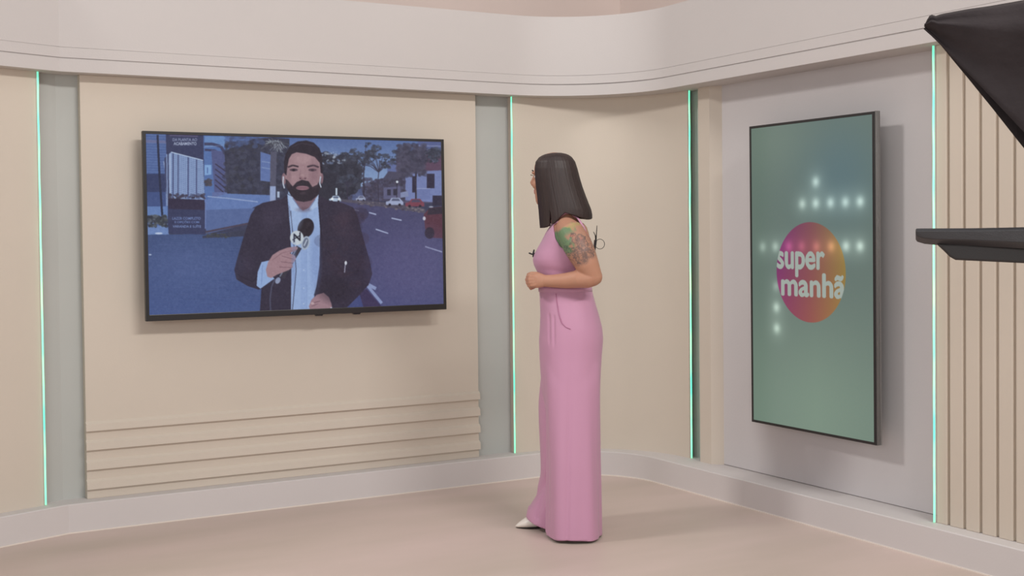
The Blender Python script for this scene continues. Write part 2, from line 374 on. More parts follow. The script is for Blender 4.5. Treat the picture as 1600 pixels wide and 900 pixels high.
# dark trees at the left, palm
c.poly([(400, 150), (440, 130), (520, 96), (600, 90), (670, 96), (665, 345), (412, 325)], (56, 57, 76))
c.leaves((405, 110, 660, 322), 500, 9, [(50, 50, 68), (62, 63, 82), (54, 54, 66), (70, 72, 92)], .6)
c.leaves((400, 60, 560, 130), 60, 9, [(76, 92, 136), (64, 70, 100)], .5)
c.poly([(550, 150), (600, 165), (602, 276), (550, 270)], (96, 116, 168)); c.line([(556, 190), (594, 196)], 3, (130, 150, 190)); c.line([(556, 215), (594, 222)], 3, (130, 150, 190))
for k in range(90): a = R.uniform(0, 6.3); L = R.uniform(14, 62); x0_ = 612+R.uniform(-26, 26); c.line([(x0_, 108), (x0_+L*math.cos(a)*.8, 112+L*.6*math.sin(a)+12)], 3, [(150, 160, 170), (88, 90, 100), (60, 60, 74), (120, 124, 138)][R.randint(4)], .8)
c.poly([(592, 150), (618, 150), (614, 300), (590, 300)], (84, 84, 104)); c.poly([(590, 293), (614, 293), (614, 358), (590, 358)], (150, 166, 204))
c.poly([(620, 315), (630, 315), (630, 340), (620, 340)], (170, 185, 210))
# wall, ramp, kerb at the left
c.poly([(322, 350), (412, 324), (590, 330), (590, 360), (540, 372), (500, 392), (322, 396)], (98, 122, 176)); c.line([(330, 336), (420, 344), (540, 358)], 4, (150, 168, 206))
c.poly([(322, 392), (530, 384), (500, 450), (325, 492)], (86, 104, 152)); c.line([(322, 484), (500, 448)], 8, (74, 66, 84))
c.line([(322, 336), (322, 470)], 4, (110, 128, 180))
c.grad([(60, 496), (330, 492), (600, 470), (600, 900), (60, 900)], (66, 82, 124), (72, 90, 142))
for k in range(260): x = R.uniform(80, 560); y = R.uniform(500, 830); c.line([(x, y), (x+R.uniform(20, 70), y+1)], 2, [(78, 94, 138), (62, 74, 118), (84, 98, 146)][R.randint(3)], .35)
c.poly([(310, 500), (500, 474), (500, 500), (310, 510)], (58, 60, 80)); c.leaves((310, 490, 420, 506), 40, 4, [(60, 62, 66), (70, 72, 76)])
c.ell((92, 579), (6, 3), (180, 195, 220)); c.ell((128, 490), (16, 4), (190, 205, 230))
# billboard
c.poly([(155, 60), (312, 60), (321, 495), (168, 490)], (56, 60, 92))
c.poly([(166, 162), (180, 150), (312, 186), (318, 350), (172, 344)], (136, 158, 198))
c.poly([(150, 178), (168, 160), (170, 340), (163, 378), (152, 250)], (64, 70, 104)); c.line([(160, 160), (163, 376)], 4, (140, 160, 200))
for k in range(17):
    x = 180+k*8
    for j in range(22): y = 158+k*1.9+j*8; c.poly([(x, y), (x+4, y), (x+4, y+4), (x, y+4)], (92, 110, 158), .8)
for x in (186, 207, 249, 284): c.line([(x, 154+(x-180)*.27), (x+1, 344)], 5, (74, 82, 122))
c.line([(178, 152), (312, 186)], 4, (178, 196, 222)); c.line([(175, 158), (175, 344)], 5, (160, 178, 212))
c.leaves((172, 328, 318, 346), 60, 5, [(66, 60, 78), (86, 96, 130), (56, 52, 70)]); c.poly([(166, 345), (318, 350), (319, 392), (167, 388)], (52, 46, 68))
draw_text(c, 'DA PLANTA AO', (184, 94, 286, 106), (150, 160, 190), .02); draw_text(c, 'ACABAMENTO', (188, 110, 284, 123), (170, 180, 205), .03)
c.line([(172, 82), (290, 86)], 3, (130, 110, 140), .7)
draw_text(c, 'LAZER COMPLETO', (184, 422, 302, 433), (112, 132, 184), .02); draw_text(c, 'E OPÇÕES COM', (194, 437, 296, 449), (112, 132, 184), .02); draw_text(c, 'VARANDA E SUÍTE', (186, 453, 304, 466), (122, 142, 190), .02)
# right side: skyline, trees, shops
c.poly([(1080, 190), (1130, 170), (1376, 100), (1376, 360), (1080, 360)], (88, 82, 108)); c.poly([(1200, 100), (1376, 100), (1376, 150), (1200, 140)], (86, 96, 142))
c.line([(1200, 124), (1376, 128)], 5, (120, 130, 170)); c.line([(1200, 150), (1376, 156)], 4, (108, 116, 156)); c.poly([(1150, 160), (1376, 160), (1376, 236), (1150, 232)], (92, 70, 92))
c.ell((1270, 186), (16, 7), (120, 130, 170), .8)
c.poly([(1075, 190), (1112, 186), (1112, 240), (1075, 240)], (96, 108, 156)); c.poly([(1148, 232), (1300, 226), (1300, 360), (1148, 350)], (116, 128, 176))
for x, y, x1, y1 in ((1238, 240, 1270, 300), (1178, 250, 1190, 318), (1262, 330, 1300, 372)): c.poly([(x, y), (x1, y), (x1, y1), (x, y1)], (50, 46, 66))
c.poly([(1196, 300), (1250, 300), (1250, 345), (1196, 345)], (92, 104, 156))
for k in range(9): c.line([(1198+k*6, 302), (1198+k*6, 344)], 2, (140, 152, 194))
c.line([(1196, 302), (1252, 302)], 3, (150, 160, 200))
c.poly([(960, 300), (1010, 270), (1060, 258), (1080, 230), (1150, 236), (1150, 356), (960, 352)], (74, 72, 94)); c.leaves((960, 262, 1150, 350), 160, 7, [(64, 60, 80), (88, 88, 116), (72, 66, 84), (56, 54, 70)], .7)
c.poly([(1060, 298), (1130, 292), (1130, 345), (1060, 345)], (96, 96, 128)); c.poly([(1075, 305), (1090, 305), (1090, 330), (1075, 330)], (54, 52, 70)); c.poly([(1100, 303), (1116, 303), (1116, 330), (1100, 330)], (54, 52, 70))
c.poly([(1130, 318), (1160, 312), (1164, 334), (1130, 340)], (130, 140, 176))
c.poly([(860, 282), (960, 262), (980, 350), (860, 356)], (80, 88, 124)); c.leaves((870, 290, 960, 350), 50, 7, [(64, 62, 82), (92, 102, 140)], .7)
tree = lambda x, y: ((x-850)/118)**2+((y-252)/100)**2 < 1
c.leaves((735, 160, 965, 345), 900, 11, [(50, 50, 64), (58, 58, 72), (44, 44, 56), (64, 66, 80)], .85, tree)
c.poly([(790, 230), (870, 240), (850, 350), (790, 350)], (48, 47, 60)); c.leaves((800, 150, 900, 200), 40, 5, [(190, 205, 225), (120, 140, 180)], .5)
def thin_tree(x, y0, y1, spread, n, dense, wd=5):
    c.line([(x, y1), (x-3, (y0+y1)/2), (x+4, y0+20)], wd, (54, 50, 66))
    for k in range(n):
        a = R.uniform(-2.9, -.25); L = R.uniform(.3, 1)*spread; ex, ey = x+L*math.cos(a)*1.3, y0+50+L*.8*math.sin(a); c.line([(x, y0+70), ((x+ex)/2, (y0+60+ey)/2-4), (ex, ey)], 2, (58, 56, 74), .9)
        c.leaves((ex-16, ey-8, ex+16, ey+8), dense, 5, [(58, 60, 74), (72, 78, 96), (50, 52, 66)], .7)
thin_tree(980, 140, 365, 90, 26, 8); thin_tree(1040, 165, 370, 70, 18, 6, 3); thin_tree(1195, 150, 385, 95, 34, 14, 7); thin_tree(912, 230, 350, 40, 12, 6, 5)
c.leaves((1120, 120, 1230, 250), 260, 9, [(66, 64, 84), (80, 78, 98), (58, 56, 74)], .6)
c.line([(1116, 275), (1114, 372)], 3, (48, 46, 60)); c.ell((1116, 274), (5, 5), (220, 230, 240))
# road
c.poly([(820, 356), (895, 352), (1230, 398), (1376, 420), (1376, 900), (820, 900)], (74, 76, 114)); c.grad([(820, 356), (895, 352), (1376, 420), (1376, 900), (820, 900)], (74, 72, 104), (78, 82, 128), .8)
c.poly([(885, 346), (1110, 362), (1232, 388), (1232, 404), (1080, 380), (885, 356)], (84, 80, 96)); c.leaves((890, 350, 1225, 400), 160, 4, [(100, 94, 104), (66, 60, 78), (120, 112, 118)], .7, lambda x, y: abs(y-(350+(x-885)*.125)) < 9)
for P in ([(940, 390), (958, 394)], [(1000, 401), (1030, 409)], [(1093, 424), (1135, 433)], [(1028, 470), (1080, 487)], [(1232, 541), (1302, 563)]): c.line(P, 5 if P[0][0] != 940 else 3, (170, 180, 212))
for x, y, x1, y1, cc in ((835, 332, 885, 358, (176, 196, 218)), (946, 332, 986, 352, (150, 158, 186)), (1070, 340, 1142, 372, (160, 170, 202)), (1150, 344, 1228, 378, (122, 66, 82))):
    h = y1-y0_ if False else y1-y; L = x1-x
    c.poly([(x, y+h*.5), (x+L*.2, y+h*.4), (x+L*.32, y), (x+L*.78, y), (x+L*.93, y+h*.4), (x1, y+h*.55), (x1, y+h*.9), (x, y+h*.9)], cc); c.poly([(x+L*.3, y+h*.4), (x+L*.38, y+h*.1), (x+L*.72, y+h*.1), (x+L*.82, y+h*.4)], (70, 74, 100), .8)
    c.ell((x+L*.22, y1-h*.1), (h*.17, h*.17), (44, 40, 52)); c.ell((x+L*.78, y1-h*.1), (h*.17, h*.17), (44, 40, 52))
c.ell((848, 345), (6, 5), (235, 240, 245)); c.ell((877, 345), (5, 5), (235, 240, 245)); c.line([(866, 300), (866, 330)], 7, (200, 215, 230))
c.poly([(1226, 408), (1250, 382), (1376, 366), (1376, 510), (1262, 505), (1232, 470)], (88, 54, 68)); c.poly([(1246, 384), (1376, 368), (1376, 400), (1240, 410)], (54, 46, 60)); c.ell((1250, 485), (20, 24), (46, 38, 50)); c.ell((1228, 425), (6, 8), (190, 190, 205)); c.ell((1256, 377), (9, 3), (200, 205, 220), .7)
c.poly([(905, 800), (960, 735), (1030, 900), (905, 900)], (66, 74, 122)); c.poly([(962, 738), (990, 716), (1062, 800), (1062, 900), (1010, 900)], (60, 52, 84)); c.line([(988, 694), (1030, 716)], 14, (140, 154, 196)); c.line([(992, 700), (1054, 776)], 12, (140, 154, 196))
# the reporter on the screen
JK = (51, 45, 62)
c.poly([(668, 325), (640, 345), (560, 362), (532, 378), (510, 412), (482, 500), (456, 590), (443, 640), (452, 680), (500, 708), (545, 722), (556, 718), (544, 900), (890, 900), (905, 800), (960, 745), (1000, 700), (1015, 655), (1004, 600), (975, 500), (952, 410), (935, 380), (890, 362), (830, 350), (790, 330), (740, 400)], JK)
c.poly([(662, 326), (690, 340), (785, 326), (790, 370), (798, 470), (796, 620), (780, 735), (752, 815), (740, 900), (678, 900), (680, 640), (676, 480), (668, 400)], (150, 174, 216))
c.poly([(720, 400), (740, 400), (742, 900), (718, 900)], (138, 162, 208), .6); c.line([(742, 400), (744, 812)], 2, (120, 144, 194), .8)
for y in (640, 715, 780): c.ell((731, y), (3, 3), (176, 196, 226))
c.poly([(676, 300), (790, 300), (784, 350), (760, 378), (728, 394), (700, 378), (680, 350)], (122, 96, 108))
c.poly([(664, 328), (684, 338), (716, 386), (700, 398), (678, 392)], (168, 190, 224)); c.poly([(792, 326), (778, 345), (748, 388), (764, 392), (788, 376)], (168, 190, 224)); c.line([(684, 342), (716, 388)], 3, (108, 120, 160)); c.line([(778, 348), (750, 390)], 3, (108, 120, 160))
c.line([(676, 395), (700, 640), (684, 815)], 3, (38, 34, 48), .8); c.line([(794, 380), (806, 520), (800, 660), (775, 745)], 4, (38, 34, 48), .8)
c.line([(455, 660), (520, 690), (560, 640)], 4, (40, 36, 50), .6); c.line([(830, 560), (900, 660), (960, 640)], 5, (42, 36, 50), .6); c.leaves((560, 380, 660, 620), 30, 20, [(56, 50, 68), (48, 42, 58)], .25); c.leaves((810, 400, 980, 700), 40, 24, [(62, 48, 62), (48, 42, 58)], .25)
c.line([(906, 602), (902, 625), (900, 650)], 4, (150, 150, 170)); c.ell((905, 610), (5, 8), (210, 215, 225))
SK = (158, 128, 134)
c.ell((648, 262), (9, 24), (138, 108, 116)); c.ell((803, 258), (8, 24), (132, 102, 112))
c.poly([(655, 180), (668, 160), (728, 140), (785, 160), (802, 190), (804, 240), (800, 290), (780, 330), (740, 352), (712, 352), (680, 330), (658, 290), (652, 235)], SK)
c.ell((728, 182), (52, 24), (172, 142, 146), .7, 0, 14); c.ell((765, 262), (24, 26), (146, 114, 122), .5, 0, 14); c.ell((688, 262), (18, 22), (168, 136, 142), .6, 0, 10)
c.poly([(654, 262), (664, 268), (684, 294), (700, 276), (722, 266), (750, 272), (766, 296), (786, 286), (802, 256), (800, 300), (788, 330), (762, 352), (730, 358), (698, 352), (674, 326), (658, 296)], (48, 40, 50))
c.ell((725, 300), (27, 9), (142, 104, 116)); c.line([(700, 300), (750, 300)], 2, (90, 60, 72)); c.ell((727, 322), (14, 6), (66, 54, 64), .7)
c.ell((688, 225), (17, 6), (82, 64, 76)); c.ell((766, 225), (17, 6), (82, 64, 76)); c.ell((688, 226), (6, 5), (40, 32, 42)); c.ell((766, 226), (6, 5), (40, 32, 42))
c.line([(664, 214), (684, 206), (708, 212)], 7, (56, 44, 54)); c.line([(744, 212), (770, 206), (792, 214)], 7, (56, 44, 54))
c.line([(718, 222), (712, 252)], 3, (136, 106, 114), .7); c.ell((726, 258), (17, 7), (140, 108, 116)); c.ell((716, 261), (4, 3), (90, 64, 76)); c.ell((736, 261), (4, 3), (90, 64, 76)); c.ell((726, 250), (7, 9), (176, 146, 150), .6)
c.poly([(650, 240), (648, 190), (654, 160), (672, 126), (704, 107), (740, 103), (772, 112), (794, 134), (806, 165), (808, 240), (800, 238), (796, 196), (776, 172), (740, 158), (700, 152), (680, 160), (668, 180), (662, 215), (658, 250)], (44, 37, 48))
c.line([(678, 130), (720, 114), (770, 124)], 5, (62, 54, 68), .7)
c.line([(646, 252), (644, 280), (650, 302)], 5, (196, 206, 222)); c.line([(800, 252), (796, 280), (802, 298)], 5, (196, 206, 222))
c.line([(612, 676), (598, 710), (592, 760), (598, 900)], 6, (74, 74, 96)); c.poly([(540, 650), (556, 608), (590, 600), (588, 655), (610, 676), (552, 718), (536, 706)], (146, 172, 216)); c.line([(560, 620), (556, 700)], 2, (110, 130, 180))
c.line([(712, 545), (640, 670)], 24, (58, 54, 66)); c.line([(706, 545), (632, 668)], 5, (120, 126, 146)); c.ell((624, 684), (10, 14), (140, 150, 180), 1, .5)
c.poly([(574, 640), (584, 606), (602, 578), (630, 560), (662, 548), (700, 542), (706, 552), (694, 562), (672, 570), (694, 580), (699, 592), (692, 606), (684, 612), (686, 628), (670, 640), (650, 648), (620, 660), (596, 674), (580, 668)], (160, 128, 136))
c.line([(640, 582), (690, 596)], 2, (112, 82, 94)); c.line([(636, 606), (688, 612)], 2, (112, 82, 94)); c.line([(630, 628), (684, 630)], 2, (112, 82, 94)); c.line([(600, 600), (640, 570), (700, 556)], 2, (120, 90, 100), .8)
c.ell((739, 466), (33, 42), (40, 33, 42), 1, .35); c.line([(732, 470), (716, 530)], 48, (42, 35, 44)); c.ell((748, 452), (12, 18), (56, 48, 58), .6, .35, 8)
c.ell((738, 528), (17, 29), (166, 180, 198), 1, .25); c.ell((738, 528), (11, 22), (84, 92, 116), .8, .25); c.line([(732, 540), (744, 514)], 5, (180, 192, 208))
c.ell((702, 507), (28, 30), (196, 206, 214)); draw_text(c, 'N', (688, 490, 718, 526), (40, 40, 52), .02, 1, -.25); c.line([(684, 516), (716, 496)], 4, (40, 40, 52))
c.poly([(753, 790), (764, 762), (786, 742), (814, 734), (836, 752), (847, 782), (850, 812), (760, 812)], (156, 124, 134)); c.line([(768, 776), (800, 768)], 3, (110, 82, 94)); c.line([(764, 790), (790, 780)], 2, (110, 82, 94)); c.ell((768, 778), (7, 5), (188, 160, 166)); c.ell((846, 800), (5, 6), (190, 205, 225))
c.ell((775, 235), (30, 80), (118, 88, 100), .35, 0, 22); c.ell((668, 250), (14, 60), (126, 98, 108), .35, 0, 10); c.ell((728, 390), (40, 14), (84, 64, 78), .45, 0, 8)
c.ell((700, 425), (34, 60), (170, 192, 226), .35, 0, 20); c.ell((780, 600), (30, 160), (112, 134, 186), .4, 0, 20); c.ell((690, 620), (14, 160), (112, 134, 186), .35, 0, 10)
c.ell((600, 420), (60, 90), (72, 64, 84), .35, .5, 40); c.ell((900, 450), (50, 120), (72, 58, 74), .4, -.2, 40); c.ell((860, 720), (90, 70), (38, 32, 44), .5, 0, 40); c.ell((500, 610), (40, 60), (70, 62, 84), .3, 0, 30)
c.ell((1180, 620), (220, 200), (96, 92, 134), .45, 0, 120); c.ell((260, 620), (240, 140), (92, 108, 158), .35, 0, 100)
nz = R.normal(0, 1, (90, 138)); nz = np.kron(nz, np.ones((10, 10)))[:900, :1376]; fine = R.normal(0, 1, (225, 344)); fine = np.kron(fine, np.ones((4, 4)))[:900, :1376]
c.a += (nz*1.6+fine*2.0)[..., None]
c.a = c.a*.93+np.array((70, 70, 84.))*.07
c.blur(4)
hm1 = homography([(0, 0), (1, 0), (1, 1), (0, 1)], [(57, 63), (1307, 98), (1320, 800), (76, 857)])
BZ = .016; W1, H1 = 1.547, .891
def pic1(u, v):
    U_ = (BZ+u*(W1-2*BZ))/W1; V_ = (.014+v*(H1-.014-.030))/H1; x, y = hm1(U_, V_); return c.sample(x, y)

# --- logo picture, canvas 1 unit = 1.25 mm of the glass
W2, H2 = .835, 1.45; SCL = 800; cw_, chh = int(W2*SCL), int(H2*SCL)
ph = homography([(1171, 195), (1365, 176), (1369, 697), (1174, 658)], [(0, 0), (cw_, 0), (cw_, chh), (0, chh)])
g = Canvas(cw_, chh, (112, 134, 122)); X, Y = np.meshgrid(np.arange(cw_)/cw_, np.arange(chh)/chh)
base = np.array((102, 118, 111.))[None, None]+np.zeros((chh, cw_, 1))
base = base+(np.array((20, 24, 16.)))[None, None]*(ss(Y, .45, .95)*np.clip(1-abs(X-.55)*.7, 0, 1))[..., None]
base = base+np.array((-8, -2, 8.))[None, None]*(np.exp(-((X-.75)/.3)**2-((Y-.18)/.16)**2))[..., None]+np.array((8, 8, 6.))[None, None]*np.exp(-((X-.2)/.3)**2-((Y-.06)/.12)**2)[..., None]
base = base-np.array((6, 4, 6.))[None, None]*(np.exp(-((X-.05)/.12)**2))[..., None]
g.a = base.copy()
for u, v, s_ in ((1274, 283, 1), (1253, 317, .9), (1274, 316.5, 1), (1297, 316, 1), (1320, 315.5, 1), (1343, 315, 1.1), (1191, 383, .6), (1211, 383, .7), (1232, 383, .8), (1252, 383, .6), (1275, 384, .7), (1298, 384, .9), (1321, 384, 1), (1343, 384.5, 1.1), (1212, 445, .5), (1212.5, 478, .9), (1213, 511, .9)):
    x, y = ph(u, v); d = np.sqrt((X*cw_-x)**2+(Y*chh-y)**2)
    g.a += (np.exp(-(d/19)**2)*70*s_+np.exp(-(d/48)**2)*22*s_)[..., None]*np.array((.95, 1, .95))
dx, dy = ph(1265, 424); rad = .232*SCL
dist = np.sqrt((X*cw_-dx)**2+(Y*chh-dy)**2); m = np.clip((rad-dist)/1.5+.5, 0, 1)[..., None]
h_ = np.clip((X*cw_-dx)/(2*rad)+.5, 0, 1)[..., None]; vv = np.clip((Y*chh-dy)/(2*rad)+.5, 0, 1)[..., None]
k1, k2, k3 = np.array((134, 58, 112.)), np.array((150, 88, 90.)), np.array((160, 134, 72.))
dc = np.where(h_ < .5, k1+(k2-k1)*h_*2, k2+(k3-k2)*(h_-.5)*2)+np.array((22, 6, -8))*(vv-.5)*np.array((1, 1, 1.))
disc = dc*.90*np.clip(g.a/base, 1, 2.2)**.75
tm = Canvas(cw_, chh, (0, 0, 0))
def tbox(u0, v0, u1, v1): (a, b), (c2, d) = ph(u0, v0), ph(u1, v1); return (a, b, c2, d)
b_ = tbox(1211, 391, 1290, 425)
draw_text(tm, 'super', (dx-.226*SCL, dy-.092*SCL, dx+.095*SCL, dy+.020*SCL), (1, 1, 1), 0, space=1.0)
draw_text(tm, 'manhã', (dx-.196*SCL, dy+.008*SCL, dx+.226*SCL, dy+.112*SCL), (1, 1, 1), 0, space=1.0)
tmk = tm.a[..., 0]
def dil(a, n):
    for _ in range(n):
        p = np.pad(a, 1); a = np.maximum.reduce([p[1:-1, 1:-1], p[:-2, 1:-1], p[2:, 1:-1], p[1:-1, :-2], p[1:-1, 2:]])
    return a
tmk = dil(tmk, 4)[..., None]
disc = disc*(1-tmk)+(np.array((158, 168, 160.))+np.zeros_like(disc))*tmk
g.a = g.a*(1-m)+disc*m; g.blur(1)
def pic2(u, v):
    return g.sample((.012+u*(W2-.024))/W2*cw_, (.012+v*(H2-.024))/H2*chh)

# ------------------------------------------------------------------ televisions
def television(loc, yaw, tilt, wd, ht, bz, label, pic, nx, ny, mount_to, edge=None):
    root = empty('television', loc, 0); root.rotation_euler = (tilt, 0, yaw); tag(root, label, 'television')
    l, t, r, b = bz; D = .028
    fr = MB()                                  # frame ring round the glass
    o = [(-wd/2, -ht/2), (wd/2, -ht/2), (wd/2, ht/2), (-wd/2, ht/2)]; i = [(-wd/2+l, -ht/2+b), (wd/2-r, -ht/2+b), (wd/2-r, ht/2-t), (-wd/2+l, ht/2-t)]
    v = [(x, y, z) for y in (0, D) for P in (o, i) for x, z in P]; f = []
    for k in range(4):
        n = (k+1) % 4; f += [(k, n, 4+n, 4+k), (8+k, 12+k, 12+n, 8+n), (k, 8+k, 8+n, n), (4+k, 4+n, 12+n, 12+k)]
    fr.add(v, f); fr = fr.obj('bezel', M_bezel, root); bevel(fr, .0015)
    bk = MB().box((-wd/2+.004, D-.008, -ht/2+.004), (wd/2-.004, D+.012, ht/2-.004))
    hw, hh = wd*.30, ht*.30
    bk.rings([[(-a, y, -b2), (a, y, -b2), (a, y, b2), (-a, y, b2)] for y, a, b2 in ((D+.01, hw*1.25, hh*1.25), (D+.035, hw, hh))]); bk.obj('rear_housing', M_black, root)
    sm = screen_mesh('screen', wd-l-r, ht-t-b, nx, ny, pic); s = link('screen', sm, screen_mat('lit_screen_%s' % ('street' if nx > ny else 'logo')), root); s.location = ((l-r)/2, .003, (b-t)/2)
    mt = MB().box((-.2, D+.03, -.15), (.2, D+.042, .15)); mt.box((-.15, D+.04, -.12), (-.11, mount_to-.012, .12)); mt.box((.11, D+.04, -.12), (.15, mount_to-.012, .12)); mt.obj('wall_bracket', M_steel, root)
    if edge: 
        e = MB().box((wd/2, .004, -ht/2), (wd/2+.004, D+.004, ht/2+.002)); e.box((wd/2, .010, -ht/2+.001), (wd/2+.007, .013, ht/2)); e.box((wd/2, .020, -ht/2+.001), (wd/2+.007, .023, ht/2)); e.obj('side_rail', M_steel, root)
    else:
        for x in (.075, .275):
            q = MB().xz([(x-.022, -ht/2+.002), (x-.016, -ht/2-.007), (x+.016, -ht/2-.007), (x+.022, -ht/2+.002)], .002, .02); q.obj('sensor_tab', M_black, root)
    return root
television((2.192, 5.98, 1.405), -.028, -.011, W1, H1, (.016, .014, .016, .030), 'large landscape television on the back wall showing a street reporter', pic1, 760, 430, .125)
television((4.0736, 4.426, 1.1403), -1.5829, .0038, W2, H2, (.012, .012, .012, .012), 'portrait television on the right wall showing a pink and yellow disc logo', pic2, 400, 690, .125, True)

# ------------------------------------------------------------------ presenter
D0 = 5.7; X0 = 85/1981*D0
org = RIGHT*X0+FWD*D0
def L(u, v, dy=0.):                       # measured place on the figure -> its own frame (x = image right, y = away, z = up)
    D = D0+dy; return ((u-800)*D/1981-X0, dy, CAM_H-(v-366+.8)*D/1981)
pr = empty('person', (org.x, org.y, 0), -W)
tag(pr, 'woman with straight dark hair and pink wide-legged trousers standing sideways', 'person')

def skin_mat():
    m = mat('warm_skin', (190, 138, 110), .5, spec=.4); nt = m.node_tree; b = nt.nodes['Principled BSDF']; b.inputs['Subsurface Weight'].default_value = .08; b.inputs['Subsurface Scale'].default_value = .02
    a = nt.nodes.new('ShaderNodeAttribute'); a.attribute_name = 'ink'; nt.links.new(a.outputs['Color'], b.inputs['Base Color']); return m
M_skin = skin_mat()
def cloth_mat():
    m = mat('pink_crepe_cloth', (194, 143, 170), .62, spec=.35, bump=(900, .06)); b = m.node_tree.nodes['Principled BSDF']; b.inputs['Sheen Weight'].default_value = .15; return m
M_pink = cloth_mat()
M_seam = mat('pink_seam_thread', (176, 112, 146), .8)
M_shoe = mat('ivory_leather', (232, 224, 214), .35)
def hair_mat():
    m = mat('dark_brown_hair', (40, 28, 27), .5, spec=.5); nt = m.node_tree; b = nt.nodes['Principled BSDF']; tc = nt.nodes['Texture Coordinate']
    mp = nt.nodes.new('ShaderNodeMapping'); mp.inputs['Scale'].default_value = (1, 1, .03); n = nt.nodes.new('ShaderNodeTexNoise'); n.inputs['Scale'].default_value = 260; n.inputs['Detail'].default_value = 3
    nt.links.new(tc.outputs['Object'], mp.inputs[0]); nt.links.new(mp.outputs[0], n.inputs['Vector']); bp = nt.nodes.new('ShaderNodeBump'); bp.inputs['Strength'].default_value = .18; bp.inputs['Distance'].default_value = .003
    nt.links.new(n.outputs['Fac'], bp.inputs['Height']); nt.links.new(bp.outputs['Normal'], b.inputs['Normal'])
    r = nt.nodes.new('ShaderNodeValToRGB'); r.color_ramp.elements[0].color = (*lin((28, 20, 20)), 1); r.color_ramp.elements[1].color = (*lin((62, 46, 43)), 1); nt.links.new(n.outputs['Fac'], r.inputs[0]); nt.links.new(r.outputs[0], b.inputs['Base Color']); return m
M_hair = hair_mat()

def sec(z, xf, xr, hw, n=40, p=2.2, cy=0.):
    cx, a = (xf+xr)/2, (xr-xf)/2; out = []
    for j in range(n):
        t = 2*PI*j/n; ct, st = math.cos(t), math.sin(t)
        out.append((cx+a*math.copysign(abs(ct)**(2/p), ct), cy+hw*math.copysign(abs(st)**(2/p), st), z))
    return out
def vz(v): return CAM_H-(v-366+.8)*D0/1981
def ux(u): return (u-800)*D0/1981-X0
# torso measured from the side: row, front, back, half width
TORSO = [(345, 868, 900, .055), (349, 865, 912, .105), (355, 861, 917, .150), (364, 855, 920, .168), (376, 849, 922, .168), (388, 842, 923, .160), (397, 837, 923, .156), (405, 834.5, 923, .152), (413, 836, 922, .146), (421, 840.5, 921, .138), (430, 844, 920, .132), (442, 844.5, 920.5, .130), (455, 846, 920, .130), (472, 849, 924, .140), (492, 851, 928, .153), (515, 850, 933, .162), (532, 850, 934, .165), (552, 850, 930, .163), (566, 852, 926, .155)]
def torso_mb():
    mb = MB(); mb.rings([sec(vz(v), ux(a), ux(b), h, p=2.3) for v, a, b, h in TORSO]); return mb
def head_mb(mb):
    # head turned a little away from the camera; built facing -x then turned
    hc = Vector(L(866.5, 280, .012)); rot = Matrix.Rotation(-math.radians(27), 3, 'Z')
    S_ = [(-.118, -.060, -.018, .022), (-.112, -.078, .010, .036), (-.098, -.086, .040, .048), (-.080, -.088, .058, .057), (-.060, -.089, .068, .063), (-.040, -.090, .078, .068), (-.015, -.089, .088, .071), (.010, -.087, .095, .074), (.035, -.090, .098, .076), (.060, -.088, .096, .075), (.085, -.078, .086, .068), (.103, -.058, .068, .054), (.115, -.030, .042, .034), (.120, -.005, .016, .012)]
    mb.rings([[tuple(hc+rot@Vector(q)) for q in sec(z, f_, b_, h, 32, 2.1)] for z, f_, b_, h in S_])
    P = lambda x, y, z: tuple(hc+rot@Vector((x, y, z)))
    mb.tube([P(-.086, 0, .028), P(-.096, 0, .008), P(-.107, 0, -.014), P(-.098, 0, -.024)], [.008, .010, .012, .010], 12)
    for sy in (-1, 1): mb.ell(P(-.098, sy*.012, -.022), (.010, .008, .008)); mb.ell(P(.010, sy*.076, -.005), (.018, .008, .030))
    mb.ell(P(-.088, 0, -.048), (.012, .024, .008)); mb.ell(P(-.087, 0, -.059), (.012, .021, .008)); mb.ell(P(-.074, 0, -.098), (.014, .020, .016))
    for sy in (-1, 1): mb.ell(P(-.078, sy*.036, .030), (.014, .026, .008)); mb.ell(P(-.064, sy*.044, -.022), (.022, .022, .024))
    return P
def body_mb():
    mb = torso_mb(); P = head_mb(mb)
    mb.tube([L(884, 352), L(879, 335), L(872, 312), L(868, 298)], [(.062, .066), (.054, .056), (.050, .050), (.050, .050)], 24)
    # near (left) arm
    mb.tube([L(886, 357, -.120), L(892, 364, -.166), L(901.5, 381, -.188), L(910, 398, -.200), L(918.5, 416, -.205), L(926, 431, -.205)],
            [.050, .060, .0645, .0605, .051, .041], 24)
    mb.tube([L(927, 433, -.205), L(918, 436, -.205), L(903, 436, -.198), L(884, 438.5, -.180), L(864, 439, -.160), L(850, 438.5, -.150)], [.040, .0405, .0395, .034, .0285, (.026, .024)], 24)
    mb.ell(L(930, 436, -.203), (.030, .030, .026))
    hand(mb, -.150, 1)
    # far (right) arm
    mb.tube([L(884, 356, .120), L(889, 366, .170), L(897, 392, .205), L(902, 412, .215), L(906, 428, .215)], [.050, .052, .047, .042, .038], 20)
    mb.tube([L(906, 430, .215), L(890, 436, .190), L(862, 438, .110), L(845, 438, .040), L(838, 438, .000)], [.037, .038, .032, .027, .025], 20)
    mb.tube([L(838, 438, .0), L(832, 438, -.045), L(829, 439, -.085)], [(.032, .017), (.040, .016), (.040, .015)], 16)
    # legs inside the trousers
    for cy, pts in ((-.092, [(890, 560), (886, 650), (896, 735), (897, 805)]), (.092, [(888, 560), (882, 650), (876, 735), (866, 800)])):
        q = [L(u, v, 0) for u, v in pts]; q = [(x, cy, z) for x, _, z in q]; mb.tube(q, [.085, .058, .050, .034], 20)
        mb.tube([q[-1], (q[-1][0]-.02, cy, .060), (q[-1][0]-.055, cy, .036)], [(.030, .028), (.026, .026), (.014, .026)], 16)
    return mb, P
